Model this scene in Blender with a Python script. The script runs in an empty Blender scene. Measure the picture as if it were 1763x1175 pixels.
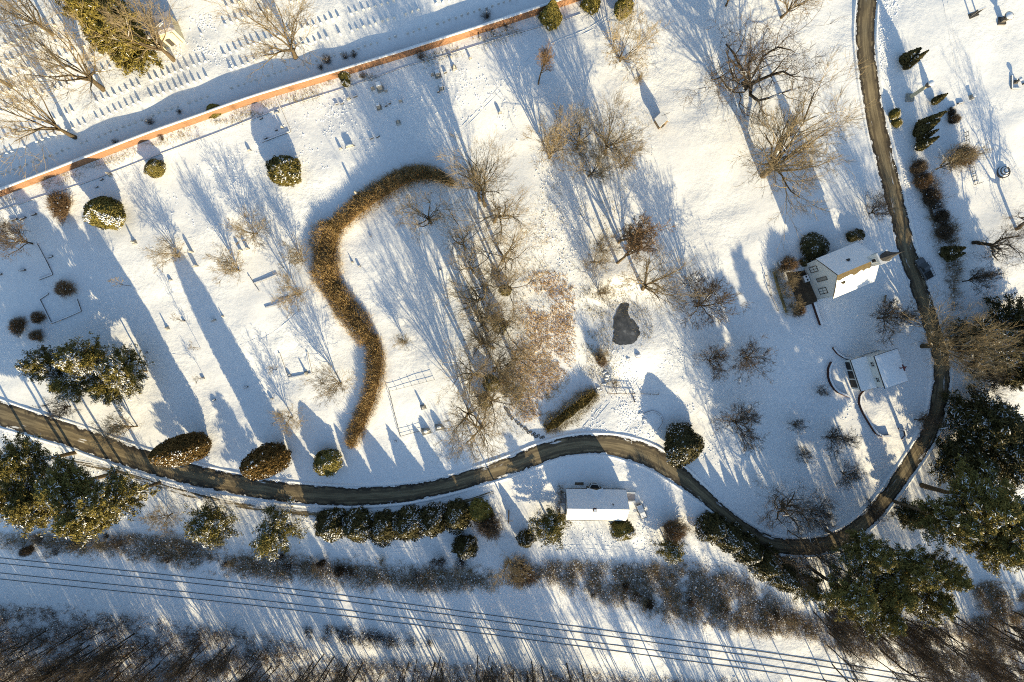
import bpy, math, random
import numpy as np
from mathutils import Vector, Matrix

# ------------------------------------------------------------------ camera, sky, sun, exposure
scene = bpy.context.scene
FPX, CAMZ, TILT = 850.0, 121.0, math.radians(2.5)
GX, GY = 0.023, 0.155                      # the hillside falls towards the railway
cam_data = bpy.data.cameras.new("camera")
cam_data.lens = 36.0 * FPX / 1763.0
cam_data.clip_end = 3000.0
cam = bpy.data.objects.new("camera", cam_data)
cam.location = (0, 0, CAMZ)
cam.rotation_euler = (TILT, 0, 0)
scene.collection.objects.link(cam)
scene.camera = cam

SUN_EL = math.atan(0.18)
SUN_AZ = math.atan2(0.423, -0.906)         # direction towards the sun, from +Y clockwise
world = bpy.data.worlds.new("World")
scene.world = world
world.use_nodes = True
wn = world.node_tree
sky = wn.nodes.new("ShaderNodeTexSky")
sky.sky_type = 'NISHITA'
sky.sun_disc = False
sky.sun_elevation = SUN_EL
sky.sun_rotation = SUN_AZ
sky.air_density = 1.0
sky.dust_density = 0.4
sky.ozone_density = 1.7
wn.links.new(sky.outputs[0], wn.nodes["Background"].inputs[0])
wn.nodes["Background"].inputs[1].default_value = 0.13

sun_data = bpy.data.lights.new("sun", 'SUN')
sun_data.energy = 5.0
sun_data.angle = math.radians(0.4)
sun_data.color = (1.0, 0.84, 0.53)
sun = bpy.data.objects.new("sun", sun_data)
sd = Vector((math.sin(SUN_AZ) * math.cos(SUN_EL), math.cos(SUN_AZ) * math.cos(SUN_EL), math.sin(SUN_EL)))
sun.rotation_euler = sd.to_track_quat('Z', 'Y').to_euler()
scene.collection.objects.link(sun)
scene.view_settings.view_transform = 'Standard'
scene.view_settings.look = 'None'
scene.view_settings.exposure = 0.93
scene.view_settings.gamma = 1.0
scene.cycles.max_bounces = 5
scene.cycles.diffuse_bounces = 2
scene.cycles.filter_width = 1.05
scene.cycles.use_denoising = False
scene.cycles.adaptive_threshold = 0.004

COL = scene.collection
R = random.Random(7)

# ------------------------------------------------------------------ terrain and pixel helpers
_w = random.Random(3)
WAVES = []
for lam, amp in ((55, .35), (38, .25), (27, .16), (19, .1), (14, .06), (11, .045), (9, .035), (7.5, .025), (6.3, .02), (5.4, .016)):
    a = _w.uniform(0, math.pi); k = 2 * math.pi / lam
    WAVES.append((k * math.cos(a), k * math.sin(a), _w.uniform(0, 6.28), amp))
POND_C = None
def wavez(x, y):
    z = 0.0
    for kx, ky, ph, am in WAVES:
        z = z + am * np.sin(kx * x + ky * y + ph)
    return z
FLATS = []                                  # (x, y, z, inner, outer) levelled pads
def zg(x, y):
    z = GX * x + GY * y + wavez(x, y)
    for fx, fy, fz, ri, ro in FLATS:
        d = np.sqrt((x - fx) ** 2 + (y - fy) ** 2)
        w = np.clip((ro - d) / (ro - ri), 0, 1); w = w * w * (3 - 2 * w)
        z = z * (1 - w) + fz * w
    return z
CT, ST = math.cos(TILT), math.sin(TILT)
def P(px, py, h=0.0):
    """photo pixel -> the point on its line of sight that stands h above the ground"""
    u = (px - 881.5) / FPX; v = -(py - 587.5) / FPX
    dx, dy, dz = u, CT * v + ST, ST * v - CT
    off = 0.0
    for _ in range(4):
        t = (CAMZ - off - h) / (GX * dx + GY * dy - dz)
        x, y = dx * t, dy * t
        off = float(zg(x, y)) - GX * x - GY * y
    return Vector((x, y, float(zg(x, y))))
_pc = P(1077, 566)
FLATS.append((_pc.x, _pc.y, _pc.z - 0.30, 5.6, 13.0))

# ------------------------------------------------------------------ materials
def ramp(nt, fac, stops):
    r = nt.nodes.new("ShaderNodeValToRGB")
    el = r.color_ramp.elements
    while len(el) < len(stops): el.new(0.5)
    for e, (p, c) in zip(el, stops):
        e.position = p; e.color = (*c, 1)
    nt.links.new(fac, r.inputs[0])
    return r.outputs[0]
def noise(nt, scale, detail=3, vec=None, rough=.55):
    n = nt.nodes.new("ShaderNodeTexNoise")
    n.inputs['Scale'].default_value = scale; n.inputs['Detail'].default_value = detail
    n.inputs['Roughness'].default_value = rough
    if vec is not None: nt.links.new(vec, n.inputs['Vector'])
    return n.outputs[0]
def new_mat(name, rough=.9, spec=.2):
    m = bpy.data.materials.new(name); m.use_nodes = True
    b = m.node_tree.nodes["Principled BSDF"]
    b.inputs['Roughness'].default_value = rough
    b.inputs['Specular IOR Level'].default_value = spec
    return m, m.node_tree, b
def pos(nt):
    return nt.nodes.new("ShaderNodeNewGeometry").outputs['Position']
def objco(nt):
    return nt.nodes.new("ShaderNodeTexCoord").outputs['Object']
def bump(nt, b, h, strength, dist):
    n = nt.nodes.new("ShaderNodeBump")
    n.inputs['Strength'].default_value = strength; n.inputs['Distance'].default_value = dist
    nt.links.new(h, n.inputs['Height']); nt.links.new(n.outputs[0], b.inputs['Normal'])
def varied(name, c0, c1, scale, rough=.9, spec=.2, bmp=None, world_co=False, rnd=0.0):
    m, nt, b = new_mat(name, rough, spec)
    v = pos(nt) if world_co else objco(nt)
    f = noise(nt, scale, 4, v)
    col = ramp(nt, f, [(.3, c0), (.7, c1)])
    if rnd:
        oi = nt.nodes.new("ShaderNodeObjectInfo")
        hs = nt.nodes.new("ShaderNodeHueSaturation")
        mr = nt.nodes.new("ShaderNodeMapRange")
        mr.inputs[3].default_value = 1 - rnd; mr.inputs[4].default_value = 1 + rnd
        nt.links.new(oi.outputs['Random'], mr.inputs[0]); nt.links.new(mr.outputs[0], hs.inputs['Value'])
        nt.links.new(col, hs.inputs['Color']); col = hs.outputs[0]
    nt.links.new(col, b.inputs['Base Color'])
    if bmp: bump(nt, b, noise(nt, bmp[0], 3, v), bmp[1], bmp[2])
    return m

def snow_ground():
    m, nt, b = new_mat("snow_ground", .75, .3)
    v = pos(nt)
    f = noise(nt, .9, 5, v, .6)
    nt.links.new(ramp(nt, f, [(.3, (.80, .81, .83)), (.65, (.88, .88, .89))]), b.inputs['Base Color'])
    h1 = noise(nt, 1.5, 5, v, .68)
    h2 = noise(nt, .22, 2, v)
    ad = nt.nodes.new("ShaderNodeMath"); ad.operation = 'MULTIPLY_ADD'
    ad.inputs[1].default_value = 3.0
    nt.links.new(h2, ad.inputs[0]); nt.links.new(h1, ad.inputs[2])
    bump(nt, b, ad.outputs[0], .6, .16)
    bn = [n for n in nt.nodes if n.type == 'BUMP'][0]
    nt.links.new(ramp(nt, noise(nt, .045, 4, v, .6), [(.38, (.22, .22, .22)), (.62, (.85, .85, .85))]), bn.inputs['Strength'])
    return m
M = {}
M['ground'] = snow_ground()
M['snow'] = varied("snow", (.80, .81, .83), (.88, .88, .9), 2.0, .75, .3, (3.0, .4, .06), True)
M['bark'] = varied("bark", (.07, .052, .032), (.15, .112, .068), 3.0, .95, .1, (8, .6, .05), False, .25)
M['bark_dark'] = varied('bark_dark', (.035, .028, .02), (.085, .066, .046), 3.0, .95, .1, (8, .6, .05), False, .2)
M['twig'] = varied("twig", (.20, .155, .095), (.34, .27, .165), .6, .95, .1, None, False, .22)
M['twig_brown'] = varied("twig_brown", (.17, .108, .06), (.30, .20, .115), .8, .95, .1, None, False, .2)
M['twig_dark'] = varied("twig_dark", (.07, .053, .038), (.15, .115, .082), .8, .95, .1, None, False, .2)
M['needle'] = varied("needle", (.085, .074, .02), (.26, .21, .058), .9, .85, .2, None, False, .2)
M['needle_dark'] = varied("needle_dark", (.024, .024, .009), (.13, .105, .032), 1.2, .7, .25, None, False, .15)
M['needle_olive'] = varied("needle_olive", (.15, .125, .03), (.30, .24, .066), 1.0, .9, .1)
M['needle_bronze'] = varied("needle_bronze", (.045, .034, .012), (.16, .095, .03), 1.3, .85, .15)
M['beech'] = varied("beech", (.22, .145, .058), (.52, .36, .165), .7, .95, .05, None, True)
M['hedge_green'] = varied('hedge_green', (.14, .105, .035), (.36, .28, .11), .9, .95, .05, None, True)
M['grass_dry'] = varied("grass_dry", (.46, .28, .11), (.66, .47, .23), .4, .95, .05, None, True)
M['weed'] = varied("weed", (.24, .19, .085), (.38, .31, .15), .6, .95, .05, None, True)
M['white_paint'] = varied("white_paint", (.66, .66, .63), (.74, .74, .71), 2.5, .6, .3, (9, .15, .02))
M['trim'] = varied("trim", (.70, .70, .67), (.78, .78, .75), 4, .5, .3)
M['cream'] = varied("cream", (.55, .49, .33), (.68, .60, .42), 3, .8, .2, (6, .4, .03))
M['stone'] = varied("stone", (.26, .25, .23), (.42, .40, .36), 5, .85, .2, (12, .5, .02), False, .2)
M['marble'] = varied("marble", (.58, .57, .53), (.72, .71, .68), 4, .7, .3, None, False, .08)
M['stone_dark'] = varied("stone_dark", (.07, .065, .06), (.14, .13, .12), 5, .8, .2, (12, .5, .02), False, .2)
M['shingle'] = varied("shingle", (.085, .065, .035), (.15, .115, .065), 3, .9, .1, (10, .5, .03))
M['slate'] = varied("slate", (.045, .043, .042), (.085, .08, .078), 3, .8, .2, (10, .5, .03))
M['lead_roof'] = varied("lead_roof", (.33, .31, .34), (.45, .43, .46), 1.5, .8, .2)
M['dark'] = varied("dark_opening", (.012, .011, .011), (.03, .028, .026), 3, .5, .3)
M['glass'] = varied("glass", (.03, .035, .04), (.06, .065, .07), 3, .15, .5)
M['metal'] = varied("iron", (.03, .028, .027), (.07, .062, .055), 6, .6, .4)
M['rail'] = varied("rail_steel", (.10, .085, .075), (.18, .155, .13), 1, .5, .4)
M['wood'] = varied("weathered_wood", (.16, .12, .085), (.27, .21, .15), 5, .9, .15, (14, .4, .02))
M['brick_dark'] = varied("brick_dark", (.055, .03, .026), (.11, .055, .045), 4, .9, .1, (14, .5, .02))
M['mulch'] = varied("mulch", (.05, .038, .028), (.12, .09, .06), 2, .95, .05, (6, .8, .08), True)
M['car_paint'] = varied("car_paint", (.09, .095, .105), (.13, .135, .145), 2, .35, .5)
M['rubber'] = varied("rubber", (.012, .012, .012), (.025, .025, .025), 8, .8, .2)
M['red'] = varied("red_paint", (.09, .02, .022), (.14, .03, .03), 6, .6, .3)

def brick_mat():
    m, nt, b = new_mat("brick_wall", .9, .1)
    uv = nt.nodes.new("ShaderNodeUVMap"); uv.uv_map = "uv"
    br = nt.nodes.new("ShaderNodeTexBrick")
    br.inputs['Color1'].default_value = (.31, .15, .078, 1)
    br.inputs['Color2'].default_value = (.235, .11, .058, 1)
    br.inputs['Mortar'].default_value = (.40, .30, .20, 1)
    br.inputs['Scale'].default_value = 1.0
    br.inputs['Mortar Size'].default_value = .012
    br.inputs['Brick Width'].default_value = .45; br.inputs['Row Height'].default_value = .16
    nt.links.new(uv.outputs[0], br.inputs['Vector'])
    f = noise(nt, .35, 5, uv.outputs[0], .65)
    mx = nt.nodes.new("ShaderNodeMix"); mx.data_type = 'RGBA'
    nt.links.new(ramp(nt, f, [(.52, (0, 0, 0)), (.72, (1, 1, 1))]), mx.inputs[0])
    nt.links.new(br.outputs[0], mx.inputs[6]); mx.inputs[7].default_value = (.16, .085, .045, 1)
    nt.links.new(mx.outputs[2], b.inputs['Base Color'])
    bump(nt, b, br.outputs[1], -.3, .02)
    return m
M['brick'] = brick_mat()

def road_mat(cut=.63, ecut=.97, name="road_asphalt"):
    m, nt, b = new_mat(name, .8, .25)
    uv = nt.nodes.new("ShaderNodeUVMap"); uv.uv_map = "uv"
    sp = nt.nodes.new("ShaderNodeSeparateXYZ"); nt.links.new(uv.outputs[0], sp.inputs[0])
    p = pos(nt)
    # asphalt with tan grit, streaked along the road
    mp = nt.nodes.new("ShaderNodeMapping"); mp.inputs['Scale'].default_value = (9, .16, 1)
    nt.links.new(uv.outputs[0], mp.inputs[0])
    st = noise(nt, 1.0, 4, mp.outputs[0], .6)
    base = ramp(nt, st, [(.30, (.095, .075, .047)), (.52, (.205, .162, .098)), (.75, (.29, .235, .145))])
    base_ = base
    def math_(op, a, c=None):
        n = nt.nodes.new("ShaderNodeMath"); n.operation = op
        for i, q in enumerate((a, c)):
            if q is None: continue
            if isinstance(q, (int, float)): n.inputs[i].default_value = q
            else: nt.links.new(q, n.inputs[i])
        return n.outputs[0]
    e = math_('ABSOLUTE', math_('MULTIPLY', math_('SUBTRACT', sp.outputs[0], .5), 2))
    nz = noise(nt, .45, 5, p, .65)
    mp2 = nt.nodes.new("ShaderNodeMapping"); mp2.inputs['Scale'].default_value = (2.6, .10, 1)
    nt.links.new(uv.outputs[0], mp2.inputs[0])
    nz2 = noise(nt, 1.0, 4, mp2.outputs[0], .6)
    # wet dark edge then snow creeping in from the verge
    # two worn wheel lines, dark and wet, a paler crown between them
    wv = math_('ABSOLUTE', math_('SUBTRACT', e, .48))
    wt = math_('SUBTRACT', math_('ADD', .20, math_('MULTIPLY', math_('SUBTRACT', nz, .5), .5)), wv)
    wr = ramp(nt, wt, [(.0, (0, 0, 0)), (.10, (.75, .75, .75))])
    mxw = nt.nodes.new("ShaderNodeMix"); mxw.data_type = 'RGBA'
    nt.links.new(wr, mxw.inputs[0]); nt.links.new(base, mxw.inputs[6]); mxw.inputs[7].default_value = (.085, .066, .044, 1)
    base = mxw.outputs[2]
    edge = math_('ADD', e, math_('MULTIPLY', math_('SUBTRACT', nz, .5), 1.25))
    wet = ramp(nt, edge, [(.62, (0, 0, 0)), (.8, (1, 1, 1))])
    mx0 = nt.nodes.new("ShaderNodeMix"); mx0.data_type = 'RGBA'
    nt.links.new(wet, mx0.inputs[0]); nt.links.new(base, mx0.inputs[6]); mx0.inputs[7].default_value = (.045, .036, .027, 1)
    se = ramp(nt, edge, [(ecut, (0, 0, 0)), (ecut + .03, (1, 1, 1))])
    ss = ramp(nt, nz2, [(cut, (0, 0, 0)), (cut + .04, (.8, .8, .8))])
    mxs = math_('MAXIMUM', se, ss)
    mx = nt.nodes.new("ShaderNodeMix"); mx.data_type = 'RGBA'
    nt.links.new(mxs, mx.inputs[0]); nt.links.new(mx0.outputs[2], mx.inputs[6]); mx.inputs[7].default_value = (.78, .78, .79, 1)
    nt.links.new(mx.outputs[2], b.inputs['Base Color'])
    bump(nt, b, noise(nt, 2.5, 4, p), .4, .05)
    return m
M['road'] = road_mat()
M['slush'] = road_mat(.50, .62, "slush")

def pond_mat():
    m, nt, b = new_mat("pond_ice", .12, .5)
    p = pos(nt)
    f = noise(nt, .5, 5, p, .6)
    nt.links.new(ramp(nt, f, [(.35, (.055, .058, .06)), (.60, (.12, .122, .125)), (.74, (.28, .285, .29))]), b.inputs['Base Color'])
    nt.links.new(ramp(nt, f, [(.3, (.1, .1, .1)), (.7, (.45, .45, .45))]), b.inputs['Roughness'])
    return m
M['pond'] = pond_mat()

# ------------------------------------------------------------------ mesh building
class MB:
    def __init__(s): s.v = []; s.f = []; s.m = []
    def add(s, vs, fs, mi=0):
        o = len(s.v); s.v.extend([tuple(q) for q in vs])
        for f in fs:
            s.f.append(tuple(i + o for i in f)); s.m.append(mi)
    def box(s, c, d, mi=0, rz=0.0, taper=1.0):
        x, y, z = d[0] / 2, d[1] / 2, d[2] / 2
        cr, sr = math.cos(rz), math.sin(rz); vs = []
        for k, t in ((-1, 1), (1, taper)):
            for a, b in ((-1, -1), (1, -1), (1, 1), (-1, 1)):
                px, py = a * x * t, b * y * t
                vs.append((c[0] + px * cr - py * sr, c[1] + px * sr + py * cr, c[2] + k * z))
        s.add(vs, [(3, 2, 1, 0), (4, 5, 6, 7), (0, 1, 5, 4), (1, 2, 6, 5), (2, 3, 7, 6), (3, 0, 4, 7)], mi)
    def prism(s, poly, a, b, mi=0):
        """polygon given by 3-D points, extruded by vector b-a"""
        n = len(poly); d = Vector(b) - Vector(a)
        vs = [Vector(q) for q in poly] + [Vector(q) + d for q in poly]
        s.add(vs, [tuple(range(n))[::-1], tuple(range(n, 2 * n))] + [(i, (i + 1) % n, n + (i + 1) % n, n + i) for i in range(n)], mi)
    def lathe(s, prof, n=10, c=(0, 0, 0), mi=0):
        vs = []
        for r, z in prof:
            for i in range(n):
                a = 2 * math.pi * i / n
                vs.append((c[0] + r * math.cos(a), c[1] + r * math.sin(a), c[2] + z))
        fs = [(j * n + i, j * n + (i + 1) % n, (j + 1) * n + (i + 1) % n, (j + 1) * n + i) for j in range(len(prof) - 1) for i in range(n)]
        fs += [tuple(range(n))[::-1], tuple(range((len(prof) - 1) * n, len(prof) * n))]
        s.add(vs, fs, mi)
    def tube(s, pts, r0, r1, n=4, mi=0, snow_mi=None, rng=None):
        o = len(s.v); k = len(pts)
        for i, p in enumerate(pts):
            d = (pts[min(i + 1, k - 1)] - pts[max(i - 1, 0)])
            d = d.normalized() if d.length > 1e-6 else Vector((0, 0, 1))
            a = d.cross(Vector((.31, .17, 1)) if abs(d.z) < .9 else Vector((1, .2, 0)))
            a.normalize(); b = d.cross(a)
            r = r0 + (r1 - r0) * i / (k - 1)
            for j in range(n):
                t = 2 * math.pi * j / n
                q = p + a * (r * math.cos(t)) + b * (r * math.sin(t))
                s.v.append((q.x, q.y, q.z))
        for i in range(k - 1):
            for j in range(n):
                f = (o + i * n + j, o + i * n + (j + 1) % n, o + (i + 1) * n + (j + 1) % n, o + (i + 1) * n + j)
                s.f.append(f)
                m_ = mi
                if snow_mi is not None:
                    t = 2 * math.pi * (j + .5) / n
                    nz = 0
                    p0 = Vector(s.v[f[0]]); p1 = Vector(s.v[f[1]]); p3 = Vector(s.v[f[3]])
                    nn = (p1 - p0).cross(p3 - p0)
                    cen = (pts[i] + pts[i + 1]) / 2; fm = (Vector(s.v[f[0]]) + Vector(s.v[f[2]])) / 2
                    up = (fm - cen); up = up.z / (up.length + 1e-6)
                    if up > .6 and rng.random() < .22: m_ = snow_mi
                s.m.append(m_)
        s.f.append(tuple(range(o + (k - 1) * n, o + k * n))); s.m.append(mi)
    def quad(s, c, u, v, mi=0):
        s.add([c - u - v, c + u - v, c + u + v, c - u + v], [(0, 1, 2, 3)], mi)
    def blade(s, p, d, w, mi=0):
        a = d.cross(Vector((R.uniform(-1, 1), R.uniform(-1, 1), R.uniform(-1, 1))))
        if a.length < 1e-6: return
        a = a.normalized() * w
        s.add([p - a, p + a, p + d + a * .3, p + d - a * .3], [(0, 1, 2, 3)], mi)
    def mesh(s, name, mats, smooth=False):
        me = bpy.data.meshes.new(name)
        me.from_pydata(s.v, [], s.f)
        for m in mats: me.materials.append(M[m])
        if len(mats) > 1: me.polygons.foreach_set("material_index", s.m)
        if smooth: me.polygons.foreach_set("use_smooth", [True] * len(s.f))
        me.update()
        return me
    def build(s, name, mats, parent=None, smooth=False):
        return link(name, s.mesh(name, mats if isinstance(mats, (list, tuple)) else [mats], smooth), parent)
def link(name, me, parent=None):
    o = bpy.data.objects.new(name, me); COL.objects.link(o)
    if parent is not None: o.parent = parent
    return o
def tag(o, label=None, cat=None, group=None, kind=None):
    if label: o['label'] = label
    if cat: o['category'] = cat
    if group: o['group'] = group
    if kind: o['kind'] = kind
    return o
def thing(name, label, cat, loc=(0, 0, 0), rz=0.0, group=None, scale=None):
    o = bpy.data.objects.new(name, None); COL.objects.link(o)
    o.empty_display_size = .5
    o.location = loc; o.rotation_euler = (0, 0, rz)
    if scale: o.scale = scale
    return tag(o, label, cat, group)

# ------------------------------------------------------------------ labels from landmarks
LANDMARKS = [("mausoleum", 270, 42), ("round dark yew", 488, 293), ("snow-flecked oval yew", 178, 367),
    ("broad snowy pines", 150, 637), ("left bronze column tree", 310, 775), ("right bronze column tree", 455, 795),
    ("small round bush", 563, 797), ("upper hedge end", 740, 303), ("hedge bend", 560, 440),
    ("lower hedge end", 615, 745), ("fenced plot", 708, 705), ("pond", 1077, 560), ("rusty grass patch", 940, 590),
    ("white-roofed shed", 1142, 205), ("church", 1460, 460), ("parked pickup", 1588, 460), ("tall cream column", 1585, 157),
    ("white garage house", 1515, 635), ("cottage", 1030, 868), ("split-rail fence", 1085, 677),
    ("big round holly", 1178, 768), ("square kerbed plot", 105, 530), ("dark cypress clump", 1597, 225),
    ("bottom road loop", 1395, 935), ("kerbed wall plot", 468, 205), ("railway brush", 1150, 1010), ("utility pole", 878, 895)]
PENDING = []
def pend(o, desc, px, py, cat, group=None, name=None):
    best = min(LANDMARKS, key=lambda l: (l[1] - px) ** 2 + (l[2] - py) ** 2)
    dx, dy = px - best[1], py - best[2]
    if abs(dx) > 2 * abs(dy): d = "right of" if dx > 0 else "left of"
    elif abs(dy) > 2 * abs(dx): d = "below" if dy > 0 else "above"
    else: d = ("below right of" if dx > 0 else "below left of") if dy > 0 else ("above right of" if dx > 0 else "above left of")
    tag(o, None, cat, group)
    PENDING.append((o, desc, d, best[0], math.hypot(dx, dy)))
def flush_labels():
    from collections import defaultdict
    g = defaultdict(list)
    for it in PENDING: g[it[1:4]].append(it)
    cnt = defaultdict(int)
    for it in PENDING: cnt[it[1]] += 1
    words = ["nearest", "second nearest", "third nearest", "fourth nearest", "fifth nearest", "sixth nearest", "seventh nearest", "eighth nearest", "ninth nearest", "tenth nearest", "eleventh nearest", "twelfth nearest"]
    for (desc, d, lm), its in g.items():
        its.sort(key=lambda i: i[4])
        for k, it in enumerate(its):
            base = f"{desc} {d} the {lm}"
            if len(its) > 1: base = base + ", " + words[min(k, 11)]
            if len(base.replace('-', ' ').split()) > 16 and cnt[desc] == 1: base = desc
            it[0]['label'] = base

# ------------------------------------------------------------------ ground sheet
def ground():
    def axis(a, b, st, far):
        core = list(np.arange(a, b + st * .5, st)); lo = []; s = st; x = a
        while x > -far:
            s *= 1.35; x -= s; lo.append(x)
        hi = []; s = st; x = core[-1]
        while x < far:
            s *= 1.35; x += s; hi.append(x)
        return np.array(lo[::-1] + core + hi)
    xs = axis(-142, 142, .7, 1500); ys = axis(-105, 92, .7, 1500)
    X, Y = np.meshgrid(xs, ys)
    Z = zg(X, Y)
    nx, ny = len(xs), len(ys)
    co = np.stack([X, Y, Z], -1).reshape(-1, 3).astype(np.float32)
    i = np.arange(nx * ny).reshape(ny, nx)
    q = np.stack([i[:-1, :-1], i[:-1, 1:], i[1:, 1:], i[1:, :-1]], -1).reshape(-1, 4)
    me = bpy.data.meshes.new("ground")
    me.vertices.add(len(co)); me.vertices.foreach_set("co", co.ravel())
    me.loops.add(q.size); me.loops.foreach_set("vertex_index", q.ravel().astype(np.int32))
    me.polygons.add(len(q)); me.polygons.foreach_set("loop_start", np.arange(0, q.size, 4, dtype=np.int32))
    me.polygons.foreach_set("use_smooth", np.ones(len(q), dtype=bool))
    me.update(); me.validate()
    me.materials.append(M['ground'])
    tag(link("ground", me), kind='structure')
ground()

def spline(pts, step=1.2):
    """Catmull-Rom through tuples (any length), resampled; pts in pixels"""
    out = []; n = len(pts)
    for i in range(n - 1):
        p0, p1, p2, p3 = pts[max(i - 1, 0)], pts[i], pts[i + 1], pts[min(i + 2, n - 1)]
        d = math.hypot(p2[0] - p1[0], p2[1] - p1[1]); k = max(1, int(d * .142 / step))
        for j in range(k):
            t = j / k
            out.append(tuple(.5 * (2 * b + (c - a) * t + (2 * a - 5 * b + 4 * c - e) * t * t + (3 * b - a - 3 * c + e) * t ** 3)
                             for a, b, c, e in zip(p0, p1, p2, p3)))
    out.append(tuple(pts[-1]))
    return out
def drape(name, L, Rr, off, mat, prof=None, nac=4):
    """sheet between two equally long lists of ground points; prof(t)->extra height across"""
    vs, uv, fs = [], [], []
    n = len(L); al = 0.0
    for i in range(n):
        if i: al += ((L[i] + Rr[i]) / 2 - (L[i - 1] + Rr[i - 1]) / 2).length
        for j in range(nac + 1):
            t = j / nac
            q = L[i].lerp(Rr[i], t)
            z = float(zg(q.x, q.y)) + off + (prof(t, i) if prof else 0)
            vs.append((q.x, q.y, z)); uv.append((t, al))
    w = nac + 1
    for i in range(n - 1):
        for j in range(nac):
            fs.append((i * w + j, (i + 1) * w + j, (i + 1) * w + j + 1, i * w + j + 1))
    me = bpy.data.meshes.new(name); me.from_pydata(vs, [], fs)
    ul = me.uv_layers.new(name="uv")
    for l in me.loops: ul.data[l.index].uv = uv[l.vertex_index]
    me.polygons.foreach_set("use_smooth", [True] * len(fs))
    # face up
    me.update()
    if sum(p.normal.z for p in me.polygons) < 0: me.flip_normals()
    me.materials.append(M[mat])
    return link(name, me)
def edges_of(cl):
    """centreline of (px, py, width px) -> left and right ground points"""
    L, Rr = [], []
    for i, (x, y, w) in enumerate(cl):
        a, b = cl[max(i - 1, 0)], cl[min(i + 1, len(cl) - 1)]
        dx, dy = b[0] - a[0], b[1] - a[1]; m = math.hypot(dx, dy) or 1
        nx, ny = -dy / m * w / 2, dx / m * w / 2
        L.append(P(x - nx, y - ny)); Rr.append(P(x + nx, y + ny))
    return L, Rr

ROAD = [(-60, 690, 42), (0, 712, 41), (60, 731, 38), (128, 752, 38), (190, 774, 38), (255, 796, 37), (320, 815, 36), (380, 829, 35), (440, 840, 34), (509, 850, 33),
        (603, 855, 32), (695, 850, 30), (772, 835, 28), (830, 818, 29), (880, 802, 31), (920, 786, 32), (957, 773, 31), (995, 766, 32), (1028, 765, 32), (1060, 768, 34), (1084, 774, 36),
        (1112, 783, 36), (1140, 798, 34), (1174, 822, 30), (1205, 848, 24), (1240, 878, 20), (1275, 906, 20), (1310, 928, 24), (1345, 940, 26), (1400, 941, 28), (1450, 926, 28), (1496, 892, 26),
        (1530, 851, 26), (1562, 806, 27), (1592, 760, 28), (1611, 715, 29), (1620, 665, 29), (1620, 620, 28), (1606, 570, 28), (1592, 525, 29), (1577, 480, 30), (1561, 430, 31), (1549, 380, 31),
        (1538, 335, 32), (1527, 290, 33), (1514, 235, 33), (1503, 180, 32), (1494, 120, 32), (1489, 60, 32), (1493, 0, 33), (1502, -50, 33), (1515, -100, 33)]
rc = spline(ROAD, 1.0)
L, Rr = edges_of(rc)
tag(drape("road", L, Rr, .05, 'road', None, 6), kind='structure')
# ploughed snow banks along both edges of the road
_rng = random.Random(11)
hb = [0.0]
for i in range(len(rc)): hb.append(hb[-1] * .75 + _rng.uniform(0, .10))
for side in (0, 1):
    wide = edges_of([(x, y, w + 1) for x, y, w in rc])[side]
    outer = edges_of([(x, y, w + 15) for x, y, w in rc])[side]
    tag(drape("snow_bank", wide, outer, .01, 'ground', lambda t, i: math.sin(math.pi * min(1, t * 1.25)) * (.05 + hb[i]) if t < .8 else -.06 * (t - .8) / .2, 6), kind='structure')

# parallel trodden snow along the lower road (grey slush strip)
sl = [(110, 792, 10), (200, 812, 12), (255, 830, 13), (330, 852, 14), (420, 872, 14), (520, 884, 14), (600, 889, 13), (700, 884, 12), (790, 866, 10), (850, 848, 8)]
L, Rr = edges_of(spline(sl, 1.0))
tag(drape("slush_path", L, Rr, .04, 'slush', None, 4), kind='structure')

def ridge_track(name, px, w=2.0, h=.10, gaps=True):
    cl = [(x, y, w) for x, y in spline(px, .7)]
    L, Rr = edges_of(cl)
    rr = [R.random() for _ in cl]
    return tag(drape(name, L, Rr, -.03, 'ground', lambda t, i: (math.sin(math.pi * t)) * h * .7 * (.4 + rr[i]), 2), kind='structure')
for px, w, h in [
    ([(733, 262), (790, 222), (840, 170), (890, 120), (925, 90), (960, 70), (1010, 50), (1060, 18), (1100, -10)], 1.4, .14),
    ([(736, 266), (794, 226), (845, 174), (895, 124), (930, 94), (964, 73), (1014, 54), (1066, 20), (1104, -6)], 1.2, .12),
    ([(1622, -5), (1634, 60), (1641, 100), (1647, 132)], 1.5, .16), ([(1630, -5), (1642, 60), (1649, 100), (1655, 132)], 1.2, .12),
    ([(930, 943), (1000, 938), (1060, 941), (1110, 948), (1150, 957), (1220, 962), (1290, 985), (1330, 1010)], 1.5, .12),
    ([(930, 950), (1000, 945), (1060, 948), (1110, 955), (1150, 964), (1220, 969), (1285, 992), (1325, 1017)], 1.5, .10),
    ([(500, 944), (600, 947), (700, 943), (780, 938)], 1.4, .10), ([(500, 951), (600, 954), (700, 949), (780, 944)], 1.3, .1),
    ([(1320, 545), (1365, 565), (1400, 590), (1450, 612)], 1.3, .10), ([(1326, 540), (1371, 560), (1406, 584)], 1.2, .1),
    ([(440, 590), (480, 565), (520, 530), (530, 505), (540, 480)], 1.2, .12), ([(245, 600), (300, 610), (370, 608), (420, 592), (450, 578)], 1.1, .1),
    ([(1000, 740), (1030, 705), (1045, 690)], 1.4, .12), ([(1005, 745), (1036, 710), (1050, 693)], 1.4, .12),
    ([(150, 455), (230, 435), (300, 418), (360, 400)], 4, .10), ([(880, 560), (890, 620), (905, 680), (928, 735)], 1.2, .12)]:
    ridge_track("snow_track", px, w, h)

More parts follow.
